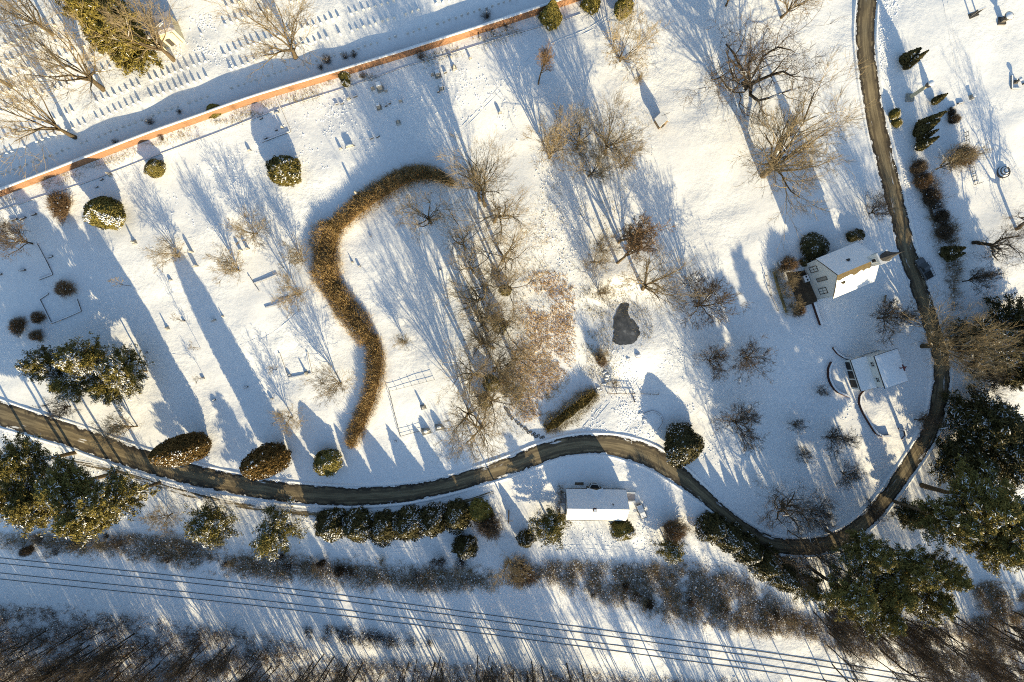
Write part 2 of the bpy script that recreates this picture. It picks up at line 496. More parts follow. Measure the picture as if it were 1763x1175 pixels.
# ------------------------------------------------------------------ pond
pond_px = [(1069, 522), (1075, 520), (1081, 522), (1082, 530), (1081, 540), (1086, 549), (1095, 556), (1100, 568), (1101, 577), (1094, 588), (1083, 593), (1070, 594), (1057, 591), (1054, 585), (1056, 572), (1057, 560), (1057, 548), (1060, 540), (1063, 532)]
_pr = random.Random(4)
pp = [P(x + _pr.gauss(0, .9), y + _pr.gauss(0, .9)) for x, y in spline(pond_px + pond_px[:1], .45)[:-1]]
mb = MB()
zf = FLATS[0][2] + .06
mb.add([(p.x, p.y, zf) for p in pp], [tuple(range(len(pp)))[::-1]])
po = mb.build("pond_water", 'pond'); tag(po, kind='structure')
if po.data.polygons[0].normal.z < 0: po.data.flip_normals()

# ------------------------------------------------------------------ railway
def railway():
    rails = [[(-40, 956), (0, 960.6), (450, 1008), (885, 1064.5), (1330, 1125), (1553, 1161), (1700, 1186)],
             [(-40, 966), (0, 970), (450, 1017.5), (885, 1074), (1330, 1135), (1540, 1169), (1690, 1194)],
             [(-40, 982), (0, 986.6), (450, 1033.6), (885, 1088), (1330, 1148), (1520, 1178), (1670, 1203)],
             [(-40, 992), (0, 997), (450, 1044), (885, 1098), (1330, 1158.5), (1510, 1188), (1660, 1213)]]
    for k, lab in ((0, "snow-covered railway track nearer the cottage, two dark rails"), (2, "snow-covered railway track nearer the wood, two dark rails")):
        t = thing("railway_track", lab, "railway track", P(885, 1069 + 12 * k), 0, "pair of railway tracks")
        inv = t.location
        for r in rails[k:k + 2]:
            mb = MB(); cl = [P(x, y) for x, y in spline(r, 2.0)]
            for i in range(len(cl) - 1):
                a, b = cl[i], cl[i + 1]; d = (b - a).normalized(); n = Vector((-d.y, d.x, 0)) * .07
                up = Vector((0, 0, .10)); q = [a - n, a + n, b + n, b - n]
                q = [v - inv for v in q]
                vs = [v - up * .5 for v in q] + [v + up for v in q]
                mb.add(vs, [(4, 5, 6, 7), (0, 3, 7, 4), (1, 5, 6, 2)])
            mb.build("rail", 'rail', t)
railway()

# ------------------------------------------------------------------ bare trees
def gen_bare(seed, H, trunk_L, nl, kids, ang, up, lenf, r0, twig='twig', limb_len=None, wob=.22, tw=.02, leader=False, spray=3):
    rng = random.Random(seed)
    T, C = MB(), MB()
    def rv(s): return Vector((rng.gauss(0, s), rng.gauss(0, s), rng.gauss(0, s)))
    def rec(p, d, Ln, r, lvl):
        nseg = (5, 5, 4, 3, 2)[min(lvl, 4)]
        pts = [p]; q = p; dd = d
        for i in range(nseg):
            dd = (dd + rv(wob * (.5 if lvl == 0 else 1)) + Vector((0, 0, up[min(lvl, len(up) - 1)]))).normalized()
            q = q + dd * (Ln / nseg); pts.append(q)
        last = lvl == len(kids)
        r1 = r * (.55 if lvl == 0 else .35)
        (T if lvl <= 1 else C).tube(pts, r, max(r1, tw * .6), (7, 5, 4, 3, 3)[min(lvl, 4)], 0, 1 if lvl in (1, 2) else None, rng)
        if last:
            for _ in range(spray):
                q0 = p.lerp(q, rng.uniform(.3, 1)); dv = (dd + rv(.38)).normalized() * Ln * rng.uniform(.5, 1.0)
                a_ = dv.cross(Vector((rng.gauss(0, 1), rng.gauss(0, 1), rng.gauss(0, 1)))).normalized() * tw * .62
                C.add([q0 - a_, q0 + a_, q0 + dv + a_ * .4, q0 + dv - a_ * .4], [(0, 1, 2, 3)])
            return
        k = kids[lvl]
        for c in range(k):
            t = rng.uniform(.25, 1) if lvl else rng.uniform(.62 if not leader else .45, 1)
            if c == 0: t = 1.0
            f = t * nseg; i = min(int(f), nseg - 1); pp_ = pts[i].lerp(pts[i + 1], f - i)
            td = (pts[i + 1] - pts[i]).normalized()
            a = rng.uniform(ang[0], ang[1]) * (.45 if (c == 0) else 1)
            ax = td.orthogonal().normalized()
            az = (c * 2.399 + rng.uniform(-.5, .5)) if lvl == 0 else rng.uniform(0, 6.28)
            ax = Matrix.Rotation(az, 3, td) @ ax
            nd = Matrix.Rotation(a, 3, ax) @ td
            rr = max((r + (r1 - r) * t) * rng.uniform(.45, .7), tw)
            ll = (limb_len if (lvl == 0 and limb_len) else Ln * lenf) * rng.uniform(.65, 1.15) * (1.15 - .35 * t if lvl else 1)
            rec(pp_, nd, ll, rr, lvl + 1)
    rec(Vector((0, 0, -.4)), Vector((0, 0, 1)), trunk_L, r0, 0)
    vs = np.array(C.v)
    h = np.percentile(vs[:, 2], 99.5); rad = np.percentile(np.hypot(vs[:, 0], vs[:, 1]), 95)
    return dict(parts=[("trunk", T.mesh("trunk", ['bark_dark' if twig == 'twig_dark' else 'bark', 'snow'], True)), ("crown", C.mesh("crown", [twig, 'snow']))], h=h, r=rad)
rad_ = math.radians
PR = {}
PR['vase'] = [gen_bare(s, 20, 4.5, 9, (10, 7, 5, 4), (rad_(16), rad_(46)), (0, .10, .07, .05, .04), .58, .52, limb_len=10.5, tw=.021, wob=.15, spray=3) for s in (1, 2)]
PR['vase_dense'] = [gen_bare(s, 21, 4.5, 10, (13, 9, 6, 4), (rad_(16), rad_(48)), (0, .10, .07, .05, .04), .56, .6, 'twig', limb_len=10.5, tw=.018, wob=.15, spray=4) for s in (7,)]
PR['grove'] = [gen_bare(s, 23, 9.5, 8, (10, 7, 5, 4), (rad_(16), rad_(40)), (.02, .10, .07, .05, .04), .56, .42, limb_len=10, tw=.016, wob=.15, spray=2) for s in (3, 4, 6)]
PR['oak'] = [gen_bare(s, 20, 6.5, 9, (8, 7, 6, 4), (rad_(32), rad_(68)), (0, .07, .04, .03, .02), .62, .85, 'twig_dark', limb_len=9.5, wob=.36, tw=.024, spray=2) for s in (5,)]
PR['small'] = [gen_bare(s, 8, 1.5, 10, (11, 7, 5, 4), (rad_(22), rad_(50)), (0, .09, .06, .05), .58, .17, limb_len=3.8, tw=.014, wob=.16) for s in (8, 9, 10)]
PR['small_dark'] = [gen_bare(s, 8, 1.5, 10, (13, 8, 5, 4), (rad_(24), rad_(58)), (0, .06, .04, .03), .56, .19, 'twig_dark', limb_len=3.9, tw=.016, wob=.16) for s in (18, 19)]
PR['tall'] = [gen_bare(s, 17, 11, 7, (9, 6, 5, 3), (rad_(20), rad_(46)), (.05, .12, .07, .05), .54, .27, 'twig_dark', limb_len=4.8, tw=.022, leader=True, wob=.16) for s in (21, 22, 23)]
PR['poplar'] = [gen_bare(s, 22, 15, 12, (18, 8, 5, 4), (rad_(18), rad_(42)), (.03, .14, .08, .04), .52, .32, 'twig_brown', limb_len=5.2, tw=.024, leader=True, wob=.12) for s in (31, 32)]
PR['sapling'] = [gen_bare(s, 6, 3.2, 6, (8, 5, 4), (rad_(15), rad_(38)), (.02, .12, .06), .5, .06, limb_len=1.6, tw=.014, leader=True) for s in (41, 42)]
CNT = {}
def plant(proto, name, loc, H, rad, rz=None):
    pl = PR[proto]; i = CNT.get(proto, 0); CNT[proto] = i + 1
    p = pl[i % len(pl)]
    t = bpy.data.objects.new(name, None); COL.objects.link(t); t.empty_display_size = .5
    t.location = loc; t.rotation_euler = (0, 0, R.uniform(0, 6.28) if rz is None else rz)
    an = R.uniform(.86, 1.16) if proto.endswith('bush') or proto.startswith('pine') else 1.0
    t.scale = (rad / p['r'] * an, rad / p['r'] / an, H / p['h'])
    for n, me in p['parts']: link(n, me, t)
    return t
# base pixel x, y, height m, crown radius m, prototype, description
BARE = [
    (130, 237, 23, 11, 'vase', "big bare tree with a leaning olive trunk"), (178, 155, 22, 10.5, 'vase', "tall bare tree among the white headstones"), (299, 104, 21, 11, 'vase', "thick-trunked bare tree beside the stone tomb house"),
    (508, 99, 20, 10, 'vase', "spreading bare tree between headstone rows"), (20, 150, 21, 10.5, 'vase', "big bare tree at the left edge"), (415, -8, 19, 9.5, 'vase', "bare tree whose branches fan into the top edge"), (90, 60, 19, 9.5, 'vase', "bare tree high among the headstones"),
    (1284, 144, 25, 16, 'oak', "huge dark gnarled oak with snow on its limbs"), (1314, 302, 24, 14.5, 'vase_dense', "huge bare tree fanning over the church shadow"), (1588, 596, 23, 10.5, 'vase_dense', "big bare tree over the road with a sawn-looking pale base"),
    (1042, 266, 18, 7.5, 'vase', "bare tree with a dark twisted trunk"), (1012, 304, 14, 6, 'small', "small crooked bare tree"), (945, 272, 14, 6, 'small', "small forked bare tree"), (993, 257, 16, 6.5, 'vase', "bare tree with an upright dark limb"), (1069, 290, 12, 4, 'small', "slim bare tree under the bigger one"),
    (1068, 105, 14, 6.2, 'small', "forked bare tree alone on bright snow"), (1097, 145, 4, 1.6, 'small', "little bare bush alone on bright snow"), (927, 145, 13, 2.6, 'poplar', "narrow upright bare tree"),
    (1022, 452, 9, 4, 'small', "low bare tree with a long crooked limb"), (1036, 432, 12, 3.5, 'small', "slender bare tree"), (1065, 418, 20, 4.6, 'poplar', "tall straight bare tree with a dense brown crown"), (1063, 453, 18, 4.6, 'poplar', "tall bare tree with a brown crown"),
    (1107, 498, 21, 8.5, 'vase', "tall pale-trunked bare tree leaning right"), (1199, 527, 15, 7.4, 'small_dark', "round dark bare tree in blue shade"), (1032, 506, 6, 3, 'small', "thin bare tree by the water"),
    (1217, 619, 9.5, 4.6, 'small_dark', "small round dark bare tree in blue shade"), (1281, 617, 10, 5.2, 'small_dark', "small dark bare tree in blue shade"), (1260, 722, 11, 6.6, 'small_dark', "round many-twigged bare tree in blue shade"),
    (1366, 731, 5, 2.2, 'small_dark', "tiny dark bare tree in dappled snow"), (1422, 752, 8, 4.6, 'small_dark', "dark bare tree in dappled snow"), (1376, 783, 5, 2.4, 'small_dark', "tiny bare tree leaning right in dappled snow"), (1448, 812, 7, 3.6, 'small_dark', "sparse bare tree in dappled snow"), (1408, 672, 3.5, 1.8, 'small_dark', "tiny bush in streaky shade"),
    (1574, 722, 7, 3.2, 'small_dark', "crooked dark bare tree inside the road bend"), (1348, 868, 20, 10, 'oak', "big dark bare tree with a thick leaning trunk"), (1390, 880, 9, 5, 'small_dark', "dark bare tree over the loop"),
    (1510, 548, 9, 6.2, 'small_dark', "round dark bare tree on the church apron"), (1496, 368, 7, 3.6, 'small_dark', "twiggy bare tree beside the road"), (1657, 485, 9, 3.6, 'small_dark', "small dark bare tree leaning right"), (1675, 418, 15, 7, 'oak', "large dark bare tree at the right edge"), (1612, 292, 11, 3.6, 'small', "bare tree with a brown tuft of crown"),
    (1750, 395, 15, 6.5, 'oak', "gnarled bare tree cut by the right edge"),
    (56, 420, 13, 5.4, 'small_dark', "dark bare tree spreading to the left edge"), (225, 493, 6, 1.6, 'sapling', "thin lone sapling"), (308, 444, 7.5, 4.4, 'small', "small bare tree with a wide crown"), (413, 467, 8.5, 4.4, 'small', "small bare tree with a straight trunk"), (515, 506, 9, 4.8, 'small', "small bare tree with a fan crown"),
    (443, 402, 8.5, 4.8, 'small', "hazy small bare tree"), (522, 451, 7.5, 3.8, 'small', "small bare tree by the hedge"), (588, 660, 10, 5.6, 'small', "neat round bare tree with a fan shadow"), (505, 718, 7.5, 4, 'small', "small bare tree beside long dark shadows"), (477, 637, 4.5, 1.6, 'sapling', "little sapling beside a kerb"), (319, 553, 5.5, 1.5, 'sapling', "thin sapling beside a spear-shaped shadow"),
    (345, 600, 4, 1.5, 'sapling', "small sapling in shade"), (352, 650, 3.6, 1.4, 'sapling', "tiny bare bush in shade"), (699, 590, 5, 2.4, 'small', "little round bare tree on open snow"),
    (809, 710, 19, 9.5, 'vase', "big bare tree with a sawn trunk and wide crown"), (829, 732, 16, 8, 'vase', "bare tree with dark upright stems"), (851, 382, 23, 10, 'grove', "tall bare tree in the central grove"), (866, 449, 22, 8.5, 'grove', "bare tree in the middle of the central grove"), (742, 384, 16, 8, 'vase', "dark-hubbed bare tree inside the hedge curve"),
    (858, 482, 23, 7.4, 'grove', "tall bare tree in the dense grove"), (850, 600, 21, 8.0, 'grove', "tall bare tree in the dense grove"), (823, 645, 22, 8.0, 'grove', "tall bare tree in the dense grove"), (872, 560, 21, 8.6, 'grove', "tall bare tree in the dense grove"), (862, 660, 21, 8.0, 'grove', "tall bare tree in the dense grove"), 
    (835, 355, 24, 8.0, 'grove', "tall bare tree in the dense grove"), (838, 500, 21, 8.0, 'grove', "tall bare tree in the dense grove"), (840, 570, 23, 7.4, 'grove', "tall bare tree in the dense grove"), (845, 690, 23, 8.6, 'grove', "tall bare tree in the dense grove"), 
    (815, 470, 23, 7.9, 'grove', "tall bare tree in the dense grove"), (832, 515, 20, 7.9, 'grove', "tall bare tree in the dense grove"), (848, 552, 20, 6.5, 'grove', "tall bare tree in the dense grove"), (876, 500, 20, 7.9, 'grove', "tall bare tree in the dense grove"), (826, 590, 22, 7.9, 'grove', "tall bare tree in the dense grove"), (884, 620, 20, 7.9, 'grove', "tall bare tree in the dense grove"), (800, 430, 20, 7.2, 'grove', "tall bare tree in the dense grove"), (852, 640, 20, 7.2, 'grove', "tall bare tree in the dense grove"),
    (826, 345, 21, 8, 'grove', "bare tree at the top of the central grove"), (875, 962, 14, 4.6, 'small', "bare tree fanning down beside the brush"), (845, 900, 9, 4.2, 'small_dark', "brown twiggy tree"), (297, 884, 8.5, 4.6, 'small', "bare tree with dark limbs spread on snow"), (237, 734, 11, 4.6, 'small', "bare tree leaning over the road"), (122, 700, 8, 4.2, 'small_dark', "dark bare tree beside the road"),
    (1165, 905, 6, 3.2, 'small', "brown bare bush-tree"), (1430, 1010, 13, 4, 'tall', "tall thin bare tree"), (1348, 505, 4, 2.2, 'small', "low bare tree trained along the yard"), (1352, 488, 4, 2.2, 'small', "low bare tree trained along the yard"), (1360, 530, 4, 2.2, 'small', "low bare tree trained along the yard"), (1345, 470, 3.6, 2, 'small', "low bare tree trained along the yard"),
    (1345, 30, 16, 6, 'vase', "bare tree at the top edge"), (1250, 10, 14, 5, 'small', "pale bare tree at the top edge"), (1490, 875, 6, 3, 'small_dark', "dark bush by the road loop"), (1055, 660, 3, 1.5, 'small', "small bare bush"),
    (1032, 615, 4, 2.2, 'small', "tufted bare bush"), (1660, 640, 12, 5, 'small_dark', "bare tree beside the dark evergreens"),
]
for x, y, H, r, pr, d in BARE:
    pend(plant(pr, "bare_tree", P(x, y), H, r), d, x, y, "tree", "bare trees on the hillside")

# the wood below the railway, and the belt of trees at the lower right
def wood(n, region, label, group, seed, hr=(16, 21), rr=(2.4, 3.8)):
    rng = random.Random(seed); done = []; tries = 0
    while len(done) < n and tries < 9000:
        tries += 1
        x, y = region(rng)
        if any((x - a) ** 2 + (y - b) ** 2 < 11 ** 2 for a, b in done): continue
        done.append((x, y))
        t = plant('tall' if rng.random() < .82 else 'small_dark', "woodland_tree", P(x, y), rng.uniform(*hr), rng.uniform(*rr))
        tag(t, label, "tree", group)
def reg_left(rng):
    x = rng.uniform(-70, 560); top = 1075 + max(0, (x - 150)) * .14
    return x, top + rng.random() ** .9 * 190
def reg_mid(rng):
    x = rng.uniform(545, 1010); return x, 1126 + rng.random() * 130 + (12 if x > 850 else 0)
def reg_mid2(rng):
    x = rng.uniform(1010, 1420); return x, rng.uniform(1195, 1330)
def reg_right(rng):
    x = rng.uniform(1410, 1800); return x, 1035 + (x - 1410) * .02 + rng.random() * 150
wood(175, reg_left, "slim dark leaning tree in the bare wood left below the railway", "bare wood at the lower left", 51)
wood(90, reg_mid, "slim dark tree in the bare wood along the bottom edge below the tracks", "bare wood along the bottom edge", 52)
wood(34, reg_mid2, "slim tree in the bare wood at the bottom edge right of centre", "bare wood at the bottom right of centre", 53)
wood(52, reg_right, "slim bare tree in the brown thicket at the lower right corner", "bare trees at the lower right", 54, (14, 19), (2.8, 4.4))
wood(7, lambda rng: (rng.uniform(1310, 1430), rng.uniform(900, 965)), "tall thin bare tree beside the bottom road loop", "tall bare trees by the road loop", 57, (14, 18), (2.4, 3.4))
wood(16, lambda rng: (rng.uniform(1385, 1560), rng.uniform(930, 1060)), "thin bare tree tangled among the lower right pines", "bare trees among the lower right pines", 55, (13, 18), (2.6, 4))

# ------------------------------------------------------------------ evergreens
def lump(seed):
    rg = random.Random(seed)
    W = [(Vector((rg.gauss(0, 1), rg.gauss(0, 1), rg.gauss(0, 1))) * f, rg.uniform(0, 6.28), a) for f, a in ((2.2, .5), (3.4, .4), (5.5, .35), (8, .28), (11, .2))]
    return lambda d: sum(a * math.sin(w.dot(d) + ph) for w, ph, a in W)
def gen_dense(seed, H, Rad, mat, n=5200, shape='egg', snow=.25, leaf=.24, amp=.13, hole=0.0):
    """closely leaved evergreen: lumpy leaf shell over a dark inner mass"""
    rng = random.Random(seed); lp = lump(seed); C = MB(); T = MB()
    def prof(t):
        if shape == 'egg': return max(.02, math.sin(math.pi * min(1, (.10 + .90 * t))) ** .75 * (1.12 - .28 * t))
        if shape == 'col': return max(.02, (min(1, t * 5 + .45)) * (1 - t ** 3.2) ** .6 * 1.0)
        if shape == 'cone': return max(.02, min(1, t * 7 + .4) * (1 - t) ** .85)
        if shape == 'spire': return max(.02, min(1, t * 4 + .35) * (1 - t ** 1.6) ** .9)
        if shape == 'dome': return math.sqrt(max(0.0004, 1 - t * t))
    z0 = .02 * H
    nr, ns = 14, 12; vs = []; fs = []
    for i in range(nr + 1):
        t = i / nr
        for j in range(ns):
            a = 2 * math.pi * j / ns
            k = prof(t) * Rad * .74 * (1 + amp * lp(Vector((math.cos(a), math.sin(a), t * 2))))
            vs.append((k * math.cos(a), k * math.sin(a), z0 + t * H * .95))
    for i in range(nr):
        for j in range(ns): fs.append((i * ns + j, i * ns + (j + 1) % ns, (i + 1) * ns + (j + 1) % ns, (i + 1) * ns + j))
    C.add(vs, fs, 0)
    for q in range(n):
        t = rng.random() ** .9; a = rng.uniform(0, 6.28)
        # favour the wide rings
        if rng.random() > prof(t) * 1.1 + .12: t = rng.random()
        d = Vector((math.cos(a), math.sin(a), t * 2)); lv = lp(d)
        k = prof(t) * Rad * (rng.uniform(.80, 1.06) + amp * lv)
        c = Vector((k * math.cos(a), k * math.sin(a), z0 + t * H * rng.uniform(.96, 1.02)))
        e = .02; slope = (prof(min(1, t + e)) - prof(max(0, t - e))) * Rad / (2 * e * H)
        nrm = Vector((math.cos(a), math.sin(a), -slope)).normalized()
        nrm = (nrm + Vector((rng.gauss(0, .55), rng.gauss(0, .55), rng.gauss(0, .55)))).normalized()
        u = nrm.orthogonal().normalized(); u = Matrix.Rotation(rng.uniform(0, 6.28), 3, nrm) @ u
        v = nrm.cross(u); s = leaf * rng.uniform(.55, 1.25)
        isn = nrm.z > .2 and lv > .28 and rng.random() < snow * 2.6
        C.quad(c, u * s, v * s * (.5 if not isn else .42), 1 if isn else 0)
    T.tube([Vector((0, 0, -.6)), Vector((0, 0, H * .3)), Vector((0, 0, H * .62))], Rad * .09 + .06, .05, 6)
    return dict(parts=[("trunk", T.mesh("trunk", ['bark'])), ("crown", C.mesh("crown", [mat, 'snow']))], h=H, r=Rad)
def gen_pine(seed, H, Rad, mat, nb=64, snow=.3, tuft=.3, low=.22):
    """open pine: whorled limbs carrying tufts of needles, gaps between"""
    rng = random.Random(seed); C = MB(); T = MB()
    T.tube([Vector((0, 0, -.6)), Vector((.1, 0, H * .35)), Vector((.05, .1, H * .7)), Vector((0, 0, H * .98))], .028 * H * .6 + .05, .03, 6)
    for b in range(nb):
        t = low + (1 - low) * (b + rng.random()) / nb
        z = t * H; a = b * 2.399 + rng.uniform(-.4, .4)
        Lb = Rad * (max(.12, (1 - ((t - low) / (1 - low)) ** 1.5)) * .85 + .12) * rng.uniform(.6, 1.15)
        d = Vector((math.cos(a), math.sin(a), rng.uniform(-.05, .3) + .3 * t))
        p0 = Vector((0, 0, z)); p1 = p0 + d * Lb * .55; p2 = p0 + d * Lb + Vector((0, 0, -.05 * Lb))
        T.tube([p0, p1, p2], .05 + .012 * Lb, .015, 3)
        nt_ = int(5 + Lb * 3.6); bs = rng.random() < .45
        for q in range(nt_):
            s = rng.uniform(.28, 1.02); c0 = p0.lerp(p2, s) + Vector((rng.gauss(0, .09 * Lb), rng.gauss(0, .09 * Lb), rng.gauss(0, .14)))
            for k in range(13):
                nrm = Vector((rng.gauss(0, .7), rng.gauss(0, .7), rng.uniform(.1, 1))).normalized()
                u = nrm.orthogonal().normalized(); u = Matrix.Rotation(rng.uniform(0, 6.28), 3, nrm) @ u; v = nrm.cross(u)
                sz = tuft * rng.uniform(.5, 1.2)
                c = c0 + Vector((rng.gauss(0, .26), rng.gauss(0, .26), rng.gauss(0, .12)))
                C.quad(c, u * sz, v * sz * .26, 1 if (nrm.z > .5 and bs and s > .45 and rng.random() < snow * 2.2) else 0)
    return dict(parts=[("trunk", T.mesh("trunk", ['bark'])), ("crown", C.mesh("crown", [mat, 'snow']))], h=H, r=Rad)
def gen_twiggy(seed, H, Rad, mat, n=900):
    rng = random.Random(seed); C = MB(); lp = lump(seed + 500)
    for q in range(n):
        a = rng.uniform(0, 6.28); t = rng.random() ** .6
        t *= max(.35, 1 + .24 * lp(Vector((math.cos(a), math.sin(a), .4))) + rng.gauss(0, .12))
        top = Vector((Rad * t * math.cos(a), Rad * t * math.sin(a), H * max(.3, 1 - .45 * t * t) * rng.uniform(.55, 1.1)))
        b0 = Vector((top.x * .3 + rng.gauss(0, .08 * Rad), top.y * .3 + rng.gauss(0, .08 * Rad), -.1))
        mid = b0.lerp(top, .6) + Vector((rng.gauss(0, .07 * Rad), rng.gauss(0, .07 * Rad), .1 * H))
        C.tube([b0, mid, top], .022, .010, 3)
        for k in range(2):
            s = mid.lerp(top, rng.random())
            C.blade(s, Vector((rng.gauss(0, .16) * Rad, rng.gauss(0, .16) * Rad, rng.uniform(.05, .3) * H)), .016)
    for q in range(12):
        a = rng.uniform(0, 6.28); t = rng.random() * .8
        C.quad(Vector((Rad * t * math.cos(a), Rad * t * math.sin(a), H * (.9 - .4 * t))), Vector((.11, .02, 0)), Vector((-.02, .07, .02)), 1)
    return dict(parts=[("twigs", C.mesh("twigs", [mat, 'snow']))], h=H, r=Rad)
PR['pine'] = [gen_pine(s, 14, 5, 'needle', 78, .2, .22) for s in (61, 62, 63)]
PR['pine_tall'] = [gen_pine(s, 24, 6, 'needle', 92, .14, .26, .5) for s in (91, 92, 93)]
PR['pine_olive'] = [gen_pine(s, 18, 6, 'needle_olive', 170, .02, .3, .08) for s in (64,)]
PR['pine_snowy'] = [gen_pine(s, 12, 5.2, 'needle', 110, .36, .24, .3) for s in (65, 66)]
PR['pine_dark'] = [gen_pine(s, 15, 5.4, 'needle_dark', 150, .12, .26, .12) for s in (67, 68)]
PR['yew'] = [gen_dense(s, 5, 3.2, 'needle', 12000, 'egg', .10, .15, .2) for s in (71, 72)]
PR['yew_snowy'] = [gen_dense(s, 6, 3.6, 'needle', 12000, 'egg', .30, .15, .2) for s in (73,)]
PR['holly'] = [gen_dense(s, 6, 3.6, 'needle_dark', 13000, 'egg', .07, .15, .22) for s in (74, 75)]
PR['cone'] = [gen_dense(s, 8, 3.6, 'needle_dark', 14000, 'cone', .14, .15, .24) for s in (76, 77, 78)]
PR['column'] = [gen_dense(s, 15, 3.0, 'needle_bronze', 20000, 'col', .08, .15, .14) for s in (79, 80)]
PR['spire'] = [gen_dense(s, 6, .8, 'needle_dark', 1500, 'spire', .05, .16, .10) for s in (81, 82)]
PR['cedar'] = [gen_dense(s, 9, 2.6, 'needle_olive', 3600, 'cone', .02, .26, .14) for s in (83,)]
PR['brown_bush'] = [gen_twiggy(s, 2.2, 2.2, 'twig_brown', 1000) for s in (84, 85)]
PR['sprig'] = [gen_twiggy(s, 2.2, 2.2, 'twig_dark', 150) for s in (88, 89)]
PR['dark_bush'] = [gen_twiggy(s, 2.2, 2.2, 'twig_dark', 1000) for s in (86, 87)]
def base_of(x, y, hc):
    u = P(x, y, hc); return Vector((u.x, u.y, float(zg(u.x, u.y))))
